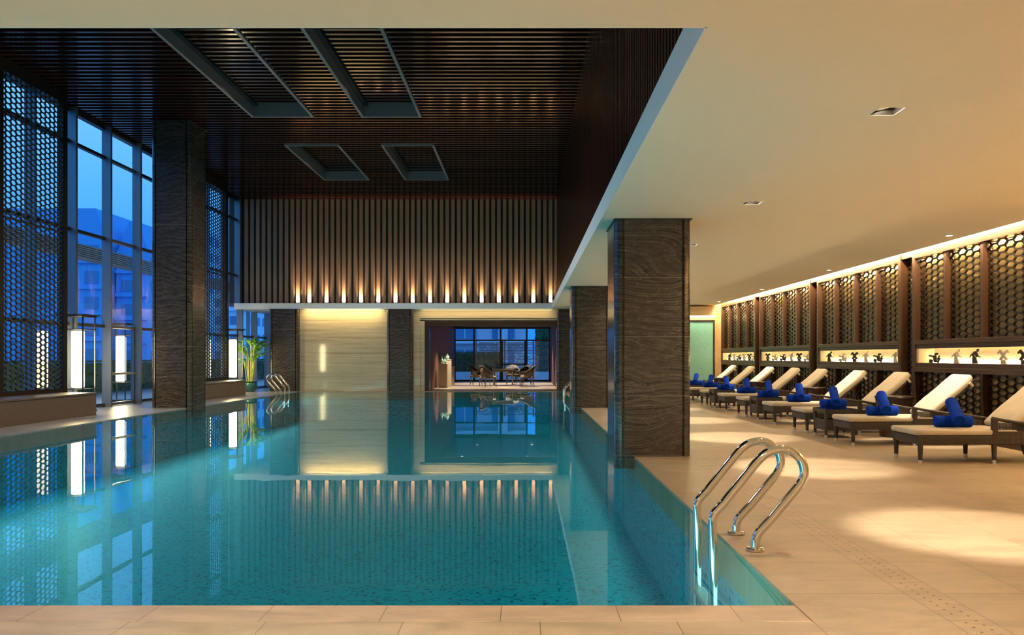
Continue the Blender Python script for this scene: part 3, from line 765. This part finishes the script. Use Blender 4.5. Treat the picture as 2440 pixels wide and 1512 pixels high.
ladder(1.42, 23.9, .452, 0, 'distant steel pool ladder glimpsed left of the second marble column')

# ================================================================== loungers (local x runs from foot to head, y across)
def strands(mb, x0, x1, z0, z1, y, p=.0135, t_=.0055):
    x = x0
    while x <= x1: mb.box(x-t_/2, x+t_/2, y-.003, y+.003, z0, z1); x += p
    z = z0
    while z <= z1: mb.box(x0, x1, y-.003, y+.003, z-t_/2, z+t_/2); z += p
    return mb
def leg_obj(parent, x, y, top, sx=0, sy=0, r0=.031, r1=.022, mat='rattan'):
    P0 = (x+sx, y+sy, 0); P1 = (x, y, top); f = .042/top
    Pm = tuple(P0[i]+(P1[i]-P0[i])*f for i in range(3))
    mb = MB(); mb.tube([Pm, P1], r1, 14, True, r0); l = part('leg', mb, M[mat], parent, smooth=60)
    part('foot_cap', MB().tube([P0, Pm], r1-.001, 14, True, r1+.0015), M['satin'], l, 'silver metal foot cap', smooth=50)
def make_lounger(label):
    o = thing('sun_lounger', label, 'sun lounger', (4.40, 8.85, 0), group='wicker sun loungers facing the pool')
    W_ = .64; L_ = 1.76
    fr = MB().box(.0, L_, 0, .045, .215, .315).box(.0, L_, W_-.045, W_, .215, .315).box(0, .045, .045, W_-.045, .215, .315).box(L_-.045, L_, .045, W_-.045, .215, .30).box(.045, 1.1, .045, W_-.045, .27, .30)
    part('frame', fr, M['rattan'], o, bevel=.012)
    for y in (.03, W_-.03):
        leg_obj(o, .035, y, .25); leg_obj(o, .865, y, .25); leg_obj(o, 1.52, y, .25, .07, 0)
    for y, s in ((.022, -1), (W_-.022, 1)):
        mb = MB(); a = y-.02; b = y+.02
        mb.box(.835, .895, a-.004, b+.004, .30, .515)                                  # arm post
        mb.prism([(.895,.30),(L_,.30),(L_,.335),(1.30,.365),(.895,.365)], a, b, 'y')   # lower band
        mb.prism([(1.24,.365),(1.70,.345),(1.72,.385),(1.48,.425),(1.24,.455)], a, b, 'y')
        part('arm_panel', mb, M['rattan'], o, bevel=.004)
        st = strands(MB(), .895, 1.24, .365, .462, y)
        part('open_weave', st, M['rattan'], o, 'open woven grid in the arm panel')
        pts = [(.84+.92*k/12, y, .512-.135*(k/12)**.85) for k in range(13)]
        part('arm_rail', MB().tube(pts, .019, 12), M['rattan'], o, 'braided top rail', smooth=60)
    part('seat_cushion', MB().rbox((.55, W_/2, .349), (.575, W_/2-.004, .034), .028), M['cushion'], o, smooth=60)
    A = math.radians(-42); R_ = Matrix.Rotation(A, 3, 'Y'); bl = .41
    c = Vector((1.09, W_/2, .385))+R_@Vector((bl, 0, 0.01))
    def fn(v):
        k = max(0, (v.x-.22)/.19)
        return Vector((v.x, v.y*(1-.22*k**2.5 if k > 0 else 1), v.z+.008*math.sin((v.x+.4)*8)))
    part('backrest_cushion', MB().rbox(c, (bl, W_/2-.035, .042), .036, R_, fn), M['cushion'], o, smooth=60)
    bf = MB(); c2 = c+R_@Vector((0, 0, -.052))
    bf.obox(c2, (.76, W_-.16, .012), R_)
    for y in (-1, 1): bf.obox(c2+Vector((0, y*(W_/2-.07), 0)), (.78, .028, .028), R_)
    part('back_frame', bf, M['rattan'], o)
    sb = MB()
    for y in (-1, 1): sb.obox(c2+R_@Vector((.30, y*(W_/2-.045), -.004)), (.035, .03, .065), R_)
    part('strap', sb, M['cushion'], o, 'beige tie straps on the backrest')
    part('prop_bar', MB().tube([(1.62, .08, .29), (1.50, .12, .60)], .009, 8).tube([(1.62, W_-.08, .29), (1.50, W_-.12, .60)], .009, 8), M['darkframe'], o)
    return o
LY = [8.85, 10.68, 12.43, 14.04, 15.87, 17.47, 19.32, 20.95, 22.8]
LB = ['nearest wicker sun lounger, cut off by the right edge of the photo', 'second nearest sun lounger with a brightly lit cushion', 'third nearest sun lounger, beyond the glass topped side table',
      'fourth nearest sun lounger, its backrest brightly lit', 'fifth nearest sun lounger, just beyond the middle side table', 'sixth nearest sun lounger between two side tables',
      'seventh nearest sun lounger with a pale lit backrest', 'second farthest sun lounger, its foot at the marble column', 'farthest sun lounger before the aqua glass wall']
L0 = make_lounger(LB[0])
for i in range(1, 9): dup(L0, (4.40, LY[i], 0), None, LB[i])
# rolled towels
def roll_mb(L_, r):
    pr = [(.001,-L_/2+.006),(r*.25,-L_/2+.006),(r*.28,-L_/2+.002),(r*.42,-L_/2+.0015),(r*.45,-L_/2+.006),(r*.5,-L_/2+.006),(r*.53,-L_/2+.001),(r*.68,-L_/2+.001),(r*.71,-L_/2+.006),(r*.75,-L_/2+.006),(r*.78,-L_/2),(r*.90,-L_/2+.001),(r*.98,-L_/2+.010),(r,-L_/2+.025)]
    for k in range(1, 9): pr.append((r*(1+.02*math.sin(k*1.9)), -L_/2+.025+(L_-.05)*k/9))
    pr += [(a, -z) for a, z in pr[:14][::-1]]
    mb = MB().lathe(pr, 28)
    # loose outer edge of the roll
    mb.box(-.004, .004, r*.86, r*1.06, -L_/2+.02, L_/2-.02) if False else None
    return mb
TR = .067; TM = roll_mb(.41, TR).mesh('towel', 50); TM.materials.append(M['towel'])
def towel(loc, M3, label):
    o = bpy.data.objects.new('towel', TM); C.objects.link(o); o.matrix_world = Matrix.Translation(loc)@M3.to_4x4()
    tag(o, label, 'towel', 'rolled blue towels on the loungers')
ordl = ['nearest', 'second nearest', 'third nearest', 'fourth nearest', 'fifth nearest', 'sixth nearest', 'seventh nearest', 'second farthest', 'farthest']
yaw = [-14, -13, -14, -13, -12, -13, -10, -18, -20]
for i, y in enumerate(LY):
    xc = 4.97; zc = .383+TR
    A_ = Matrix.Rotation(math.radians([-3,-2,1,2,0,-2,1,2,0][i]), 3, 'Z')@Matrix.Rotation(PI/2, 3, 'Y')
    towel((xc, y+.34, zc), A_, 'level rolled blue towel under another on the %s lounger' % ordl[i])
    tilt = math.radians(29)
    B_ = Matrix.Rotation(math.radians(yaw[i]), 3, 'Z')@Matrix.Rotation(tilt-PI/2, 3, 'X')
    # axis of B leans over A
    d = B_@Vector((0,0,1)); zb = zc+2*TR/math.cos(tilt)+.001
    towel(Vector((xc+.01, y+.34, zb))+B_@Vector((0,0,1))*(-.06 if (B_@Vector((0,0,1))).y > 0 else .06), B_, 'rolled blue towel leaning across the other on the %s lounger' % ordl[i])
# side tables
def make_table(label):
    o = thing('side_table', label, 'side table', (4.42, 11.68, 0), group='wicker side tables between the loungers')
    W_ = .50
    part('frame', MB().box(0, W_, 0, .05, .37, .42).box(0, W_, W_-.05, W_, .37, .42).box(0, .05, .05, W_-.05, .37, .42).box(W_-.05, W_, .05, W_-.05, .37, .42), M['rattan'], o, bevel=.004)
    part('table_top', MB().box(.004, W_-.004, .004, W_-.004, .42, .428), M['tableglass'], o, 'dark green glass top')
    for x in (.028, W_-.028):
        for y in (.028, W_-.028): leg_obj(o, x, y, .38, 0, 0, .028, .021)
    part('lower_basket', MB().box(.03, W_-.03, .012, .04, .11, .27).box(.03, W_-.03, W_-.04, W_-.012, .11, .27).box(.012, .04, .03, W_-.03, .11, .27).box(W_-.04, W_-.012, .03, W_-.03, .11, .27).box(.03, W_-.03, .03, W_-.03, .11, .13), M['rattan'], o, bevel=.004)
    return o
T0 = make_table('nearest wicker side table with a dark glass top')
TBL = ['second nearest wicker side table, in the middle of the lounger row', 'third nearest wicker side table, beyond the sixth lounger', 'farthest wicker side table, hidden partly by the marble column']
for k in range(3): dup(T0, (4.42, 11.68+3.45*(k+1), 0), None, TBL[k])
def make_drum(label):
    o = thing('drum_table', label, 'table', (5.55, 11.90, 0), group='dark tapered drum tables at the screen wall')
    part('body', MB().lathe([(.001,.0),(.20,.0),(.205,.01),(.262,.55),(.268,.585),(.001,.585)], 40), M['drum'], o, smooth=30)
    part('rim', MB().lathe([(.001,.585),(.275,.585),(.280,.592),(.280,.605),(.274,.612),(.001,.612)], 40), M['drum'], o, smooth=30)
    return o
D0 = make_drum('nearest dark drum table, left of the brightly lit lounger back')
DBL = ['second nearest dark drum table against the hexagon screen', 'third nearest dark drum table against the hexagon screen', 'farthest dark drum table near the aqua glass wall']
for k in range(3): dup(D0, (5.55, 11.90+3.45*(k+1), 0), None, DBL[k])

# ================================================================== ceiling fittings
def square_light(x, y, label, tx=0, power=120, ang=42):
    o = thing('ceiling_spotlight', label, 'ceiling light', (x, y, ZL), group='square recessed spotlights over the deck')
    s = .085
    hm = MB().box(-s, -s+.004, -s, s, 0, .14).box(s-.004, s, -s, s, 0, .14).box(-s, s, -s, -s+.004, 0, .14).box(-s, s, s-.004, s, 0, .14).box(-s, s, -s, s, .14, .145)
    part('housing', hm, M['darkframe'], o)
    e_ = .012
    part('trim', MB().box(-s-e_, -s, -s-e_, s+e_, -.004, 0).box(s, s+e_, -s-e_, s+e_, -.004, 0).box(-s, s, -s-e_, -s, -.004, 0).box(-s, s, s, s+e_, -.004, 0), M['paint'], o)
    R_ = Matrix.Rotation(math.radians(-14), 3, 'Y')
    part('reflector', MB().lathe([(.001,.05),(.045,.05),(.07,.0),(.075,.0),(.075,.006),(.05,.06),(.001,.06)], 28, (0,0,.03), R_), M['satin'], o, smooth=40)
    part('lamp_disc', MB().lathe([(.001,.0),(.058,.0),(.058,.004),(.001,.004)], 24, (0,0,.058), R_), M['chromelamp'], o)
    spot('spotlight_lamp', (x, y, ZL+.045), (x+tx, y+.05, 0), power, ang, .6, (1, .87, .70), .035, o)
for i, (x, y) in enumerate(DL):
    lb = {1: 'square recessed spotlight nearest in view on the cream ceiling', 2: 'square recessed spotlight above the nearest marble column'}.get(i, 'square recessed spotlight, number out of view along the deck ceiling')
    if i not in (1, 2): lb = 'square recessed spotlight in the deck ceiling, %s' % ['over the nearest deck', '', '', 'level with the fourth lounger', 'level with the fifth lounger', 'level with the second column', 'before the far wall', 'at the far wall'][i]
    square_light(x, y, lb, .65, 430 if i else 150, 37)
for i, (x, y) in enumerate(FL):
    square_light(x, y, 'square recessed spotlight over the near pool deck, %s' % ['on the left', 'in the middle', 'towards the ladder'][i], 0, [110, 120, 200][i], 110)
def round_light(x, y, label, tgt, power=60, z=ZL, ang=40, r=.05, grp='small round downlights', mat='satin'):
    o = thing('round_downlight', label, 'ceiling light', (x, y, z), group=grp)
    part('trim_ring', MB().lathe([(r,-.004),(r+.018,-.004),(r+.020,0),(r,0.0),(r,-.004)], 28, cap=False), M[mat], o, smooth=30)
    part('housing', MB().lathe([(r,0),(r,.09),(.001,.09)], 24, cap=False), M['satin'], o)
    part('lamp_disc', MB().lathe([(.001,.0),(r-.008,.0),(r-.008,.004),(.001,.004)], 24, (0,0,.03)), M['chromelamp'], o)
    spot('downlight_lamp', (x, y, z+.02), tgt, power, ang, .5, (1, .88, .74), .02, o)
rl = ['above the ladder end of the screen wall', 'nearest in view, over the second lounger', 'second in view, over the fourth lounger', 'third in view, over the seventh lounger', 'farthest, near the aqua glass wall']
for i, (x, y) in enumerate(RL): round_light(x, y, 'small round downlight beside the cove, '+rl[i], (5.60, [6.3, 11.0, 14.5, 19.6, 23.1][i], .5), 290, ZL, 34, .045)
gl_ = ['left front', 'right front', 'left back', 'right back']
for i, (x, y) in enumerate(GL): round_light(x, y, 'round downlight in the garden room ceiling, '+gl_[i], (x+.1, y, 0), 420, 2.70, 80, .05, 'downlights of the garden room')
# uplights under the lit boards of the upper back wall
UO = ['in the right corner']+[w+' from the right' for w in 'second third fourth fifth sixth seventh eighth ninth tenth eleventh twelfth thirteenth fourteenth'.split()]+['second from the left', 'leftmost of the row']
for i in range(16):
    k = i*3
    x = lit0-BP*3*i
    if i == 15: x = lit0-BP*44
    if x < bx0: break
    o = thing('wall_uplight', 'small uplight on the far ledge washing a board, %s' % UO[i], 'uplight', (x, BY-.13, ZT-.02), group='uplights along the foot of the boarded wall')
    part('can', MB().lathe([(.001,0),(.03,0),(.034,.035),(.028,.035),(.026,.02),(.001,.02)], 16), M['satin'], o, smooth=40)
    part('lens', MB().lathe([(.001,.021),(.025,.021),(.001,.024)], 16), M['chromelamp'], o)
    l_ = area('uplight_lamp', (0, .035, .028), (PI-math.radians(5), 0, 0), 6.0, .15, .03, (1, .74, .42), 42); l_.parent = o
# stone wall wash below the balcony
# uplight glow spilled by the lounge on the left wall and near deck comes from the lanterns themselves

# ================================================================== potted palm
def palm(x, y):
    o = thing('potted_palm', 'tall green bamboo palm in a teal glazed pot at the far left corner', 'plant', (x, y, 0))
    part('pot', MB().lathe([(.001,0),(.14,0),(.15,.02),(.20,.10),(.235,.20),(.225,.29),(.20,.325),(.235,.345),(.24,.365),(.215,.365),(.205,.33),(.001,.33)], 36), M['pot'], o, smooth=40)
    part('soil', MB().lathe([(.001,.325),(.205,.325),(.205,.335),(.001,.340)], 24), M['soil'], o)
    st = MB(); lf = MB(); rnd = random.Random(5)
    for i in range(24):
        a = rnd.uniform(0, 2*PI); h = rnd.uniform(.45, 1.18); lean = rnd.uniform(.02, .16); r0 = rnd.uniform(.01, .13)
        b = Vector((math.cos(a)*r0, math.sin(a)*r0, .33)); tp = Vector((math.cos(a)*(r0+lean), math.sin(a)*(r0+lean), .33+h))
        st.tube([b, (b+tp)/2+Vector((0,0,.02)), tp], .011, 7, True, .006)
        for f in range(3):
            fa = a+rnd.uniform(-.9, .9); L_ = rnd.uniform(.28, .52); rise = rnd.uniform(.45, .80)
            P_ = []
            for k in range(11):
                s_ = k/10; P_.append(tp+Vector((math.cos(fa)*L_*s_**1.5, math.sin(fa)*L_*s_**1.5, rise*(s_-.52*s_**2.6))))
            st.tube(P_, .005, 5, True, .0012)
            side = Vector((-math.sin(fa), math.cos(fa), 0))
            for k in range(8, 40):
                s_ = k/40*10; j = min(int(s_), 9); p = P_[j].lerp(P_[j+1], s_-j); tdir = (P_[j+1]-P_[j]).normalized()
                ll = (.105*math.sin(PI*((k-6)/36)**.8)+.02)*rnd.uniform(.8, 1.15)
                for sg in (-1, 1):
                    dr = (tdir*.95+side*sg*.8+Vector((0,0,-.10))).normalized(); e_ = p+dr*ll+Vector((0,0,-.35*ll*rnd.random())); wv = dr.cross(Vector((0,0,1))).normalized()*.0055+Vector((0,0,.003))
                    m_ = p.lerp(e_, .4)+Vector((0,0,.008))
                    lf.add([p, m_+wv, e_, m_-wv], [(0,1,2),(0,2,3)])
    part('cane', st, M['stem'], o, 'yellow green canes'); part('foliage', lf, M['leaf'], o)
palm(-9.50, 27.15)

# ================================================================== garden room furniture
def make_chair(label, x, y, rz):
    o = thing('wicker_armchair', label, 'chair', (x, y, 0), rz, group='wicker armchairs round the garden room table')
    part('seat', MB().rbox((0, 0, .375), (.26, .25, .03), .02), M['rattanl'], o, smooth=50)
    part('seat_cushion', MB().rbox((0.01, 0, .425), (.23, .22, .025), .02), M['cushion'], o, smooth=50)
    # wrap-around back: front is +x
    mb = MB(); n = 14; V_ = []; ring = []
    for k in range(n+1):
        a = math.radians(75+210*k/n); c_, s_ = math.cos(a), math.sin(a)
        back = max(0, -c_); h = .60+.25*back**1.2
        for (rr, z) in ((.27, .36), (.285, (h+.36)/2), (.30+.04*back, h)): V_.append((c_*rr-.0, s_*rr*.98, z))
    F_ = []
    for k in range(n):
        for j in range(2): F_.append((k*3+j, k*3+3+j, k*3+4+j, k*3+1+j))
    mb.add(V_, F_)
    b = part('back_shell', mb, M['rattanl'], o, smooth=60); m = b.modifiers.new('solid', 'SOLIDIFY'); m.thickness = .02
    part('top_rail', MB().tube([(.27, .29, .40), (.25, .30, .58)]+[V_[k*3+2] for k in range(n+1)]+[(.25, -.30, .58), (.27, -.29, .40)], .016, 8), M['rattanl'], o, smooth=60)
    for sx, sy in ((1,1),(1,-1),(-1,1),(-1,-1)): leg_obj(o, sx*.22, sy*.22, .36, sx*.035, sy*.01, .02, .014, 'rattanl')
    return o
C0 = make_chair('wicker armchair at the near left of the round of chairs, facing the table', -1.52, 31.2, math.radians(35))
CH = [(-2.05, 33.1, -10, 'wicker armchair farthest left in the garden room'), (-.62, 34.7, -95, 'wicker armchair behind the table, its back to the garden window'),
      (.03, 31.7, 170, 'wicker armchair on the right of the table, facing left'), (-.15, 34.0, -140, 'wicker armchair half hidden behind the right one')]
for x, y, a, lb in CH: dup(C0, (x, y, 0), math.radians(a), lb)
o = thing('dining_table', 'square wicker dining table in the garden room', 'table', (-.95, 32.6, 0))
part('table_top', MB().box(-.45, .45, -.45, .45, .68, .715), M['rattanl'], o, bevel=.004)
part('apron', MB().box(-.40, .40, -.40, .40, .60, .68), M['rattanl'], o)
for sx in (-1, 1):
    for sy in (-1, 1): leg_obj(o, sx*.38, sy*.38, .62, 0, 0, .028, .024, 'rattanl')
def pedestal(x, y, w, h, label):
    o = thing('display_pedestal', label, 'pedestal', (x, y, 0), group='cream display pedestals')
    part('body', MB().box(-w/2, w/2, -w/2, w/2, 0, h-.03), M['pedestal'], o, bevel=.004)
    part('top_slab', MB().box(-w/2-.008, w/2+.008, -w/2-.008, w/2+.008, h-.03, h), M['pedestal'], o, bevel=.003)
pedestal(-3.24, 30.9, .32, .94, 'front cream pedestal carrying green bottles')
pedestal(-3.20, 32.0, .32, 1.10, 'middle and tallest cream pedestal carrying a green jar')
pedestal(-3.18, 33.1, .32, .82, 'rear and lowest cream pedestal')
def vase(x, y, z, s, prof, label):
    o = part('celadon_vase', MB().lathe([(r*s, h*s) for r, h in prof], 24), M['celadon'], None, smooth=50); o.location = (x, y, z)
    tag(o, label, 'vase', 'green glazed vases on the pedestals')
VA = [(.001,0),(.05,0),(.065,.03),(.075,.09),(.06,.15),(.03,.20),(.018,.25),(.018,.30),(.03,.32),(.022,.325),(.001,.30)]
VB_ = [(.001,0),(.055,0),(.085,.05),(.09,.10),(.07,.15),(.05,.16),(.05,.18),(.06,.185),(.02,.21),(.012,.24),(.02,.255),(.001,.27)]
vase(-3.30, 30.86, .94, .95, VA, 'tall green bottle vase at the left of the front pedestal')
vase(-3.16, 30.88, .94, .62, VA, 'short green bottle vase at the right of the front pedestal')
vase(-3.21, 31.06, .94, .80, VA, 'green bottle vase at the back of the front pedestal')
vase(-3.20, 32.0, 1.10, .95, VB_, 'lidded green jar on the middle pedestal')

# ================================================================== outdoors
struct('ground_terrace', MB().box(-120, WX-.4, -20, 140, -.3, -.02).box(WX-.4, 60, 40.2, 140, -.3, -.02), M['terrace'])
# canopy parallel to the windows, on its own posts
o = thing('terrace_canopy', 'grey louvred canopy beam outside the tall windows', 'canopy', (-13.2, 20, 0))
mb = MB()
for k in range(7): mb.box(-.03, .03, -22, 26, 4.14+k*.06, 4.175+k*.06)
mb.box(-.10, -.03, -22, 26, 4.12, 4.56)
part('louvred_fascia', mb, M['louver'], o)
part('canopy_roof', MB().box(-1.6, -.1, -22, 26, 4.40, 4.50), M['louver'], o)
for y in (-18, -12, -6, 14.5, 20): part('canopy_post', MB().box(-1.0, -.85, y, y+.15, 0, 4.4), M['louver'], o)
def leafy(name, box, n, size, mat, label, cat):
    mb = MB(); rnd = random.Random(len(label)); x0, x1, y0, y1, z0, z1 = box
    mb.box(x0+.06, x1-.06, y0+.06, y1-.06, z0, z1-.06)
    for _ in range(n):
        p = Vector((rnd.uniform(x0, x1), rnd.uniform(y0, y1), rnd.uniform(z0, z1)))
        ax = rnd.randrange(3)
        if ax == 0: p.x = x0 if rnd.random() < .3 else x1
        elif ax == 1: p.y = y0
        else: p.z = z1
        a = Vector([rnd.gauss(0,1) for _ in range(3)]).normalized()*size; b = a.cross(Vector([rnd.gauss(0,1) for _ in range(3)])).normalized()*size*.45
        mb.add([p-a, p+b, p+a, p-b], [(0,1,2,3)])
    return tag(part(name, mb, M[mat]), label, cat, kind='stuff')
leafy('hedge', (-15.2, -14.5, 10, 60, -.02, 1.05), 9000, .07, 'hedge', 'clipped dark hedge along the terrace outside the left windows', 'hedge')
leafy('garden_shrubs', (-6.5, -1.4, 42.2, 43.2, -.02, 1.45), 5200, .06, 'hedge', 'leafy shrubs outside the garden room window', 'shrubs')
leafy('garden_hedge', (.6, 7.5, 47.5, 48.6, -.02, 4.6), 7000, .10, 'hedge', 'tall dark tree mass beyond the timber fence', 'trees')
# fence of staggered timber slats
o = thing('timber_fence', 'staggered timber slat fence outside the garden room', 'fence', (-.9, 44.0, 0))
mb = MB(); rnd = random.Random(3)
z = .35
while z < 2.0:
    x = -2.0+rnd.uniform(0, .3)
    while x < 3.0:
        L_ = rnd.uniform(.3, .9); mb.box(x, min(x+L_, 3.0), -.02, .02, z, z+.045); x += L_+rnd.uniform(.02, .12)
    z += .085
part('slats', mb, M['fence'], o)
for x in (-1.9, -.3, 1.3, 2.9): part('fence_post', MB().box(x-.04, x+.04, .02, .10, 0, 2.1), M['fence'], o)
struct('garden_wall', MB().box(-8, 9, 41.6, 41.9, -.02, .42), M['white'])
# pale house behind the garden
o = thing('apartment_house', 'pale apartment house with balconies seen through the garden room window', 'building', (-6, 60, 0))
part('wall', MB().box(-9, 6.0, 0, 8, 0, 14), M['white'], o)
for i in range(4):
    for j in range(5):
        x = -8.2+j*2.9; z = .5+i*2.1
        w = part('window', MB().box(x, x+1.7, -.12, -.02, z, z+1.25), M['bldgd'], o); part('pane_bar', MB().box(x+.8, x+.87, -.14, -.12, z, z+1.25), M['white'], w)
    part('balcony_slab', MB().box(-9, 6, -.7, 0, .12+i*2.1, .30+i*2.1), M['white'], o)
part('corner_wing', MB().box(3.9, 4.6, -1.2, 0, 0, 14), M['white'], o)
o = thing('apartment_house', 'second pale house farther right beyond the trees', 'building', (5, 66, 0))
part('wall', MB().box(-2.5, 9, 0, 8, 0, 12), M['bldgfar'], o)
for i in range(4):
    for j in range(3): part('window', MB().box(-1.5+j*3.2, .2+j*3.2, -.1, 0, 1+i*2.6, 2.5+i*2.6), M['bldgd'], o)
# tall hazy blocks to the left
def tower(cx, y, w, d, h, label, mat, floors, roof=True):
    o = thing('apartment_tower', label, 'building', (cx, y, 0), group='hazy towers beyond the terrace')
    part('wall', MB().box(-w/2, w/2, 0, d, 0, h), M[mat], o)
    if roof: part('mansard_roof', MB().prism([(-w/2, h), (w/2, h), (w/2-1.3, h+3.4), (-w/2+1.3, h+3.4)], .3, d, 'y'), M[mat], o)
    fh = h/floors
    for i in range(floors):
        for j in range(int(w/2.6)):
            x = -w/2+.6+j*2.6; part('window', MB().box(x, x+1.6, -.08, .0, fh*i+.7, fh*i+fh*.72), M['bldgd'], o)
        part('balcony_band', MB().box(-w/2, w/2, -.35, 0, fh*i+.05, fh*i+.45), M[mat], o)
    # east side windows
    for i in range(floors):
        for j in range(int(d/3)): part('side_window', MB().box(w/2, w/2+.08, 1+j*3, 2.5+j*3, fh*i+.7, fh*i+fh*.72), M['bldgd'], o)
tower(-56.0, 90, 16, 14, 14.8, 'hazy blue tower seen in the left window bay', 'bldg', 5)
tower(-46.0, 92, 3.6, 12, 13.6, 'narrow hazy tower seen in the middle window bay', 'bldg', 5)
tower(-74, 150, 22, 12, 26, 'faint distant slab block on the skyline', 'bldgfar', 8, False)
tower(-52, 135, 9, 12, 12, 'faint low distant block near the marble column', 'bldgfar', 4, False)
# end walls outside the view so that light bounces as in a closed hall
struct('wall_behind', MB().box(WX-.4, 6.8, -3.6, -3.5, 0, 3.2), M['paint'])
struct('wall_left_near', MB().box(WX-.4, WX-.3, -3.5, 4.2, 0, 3.2), M['paint'])
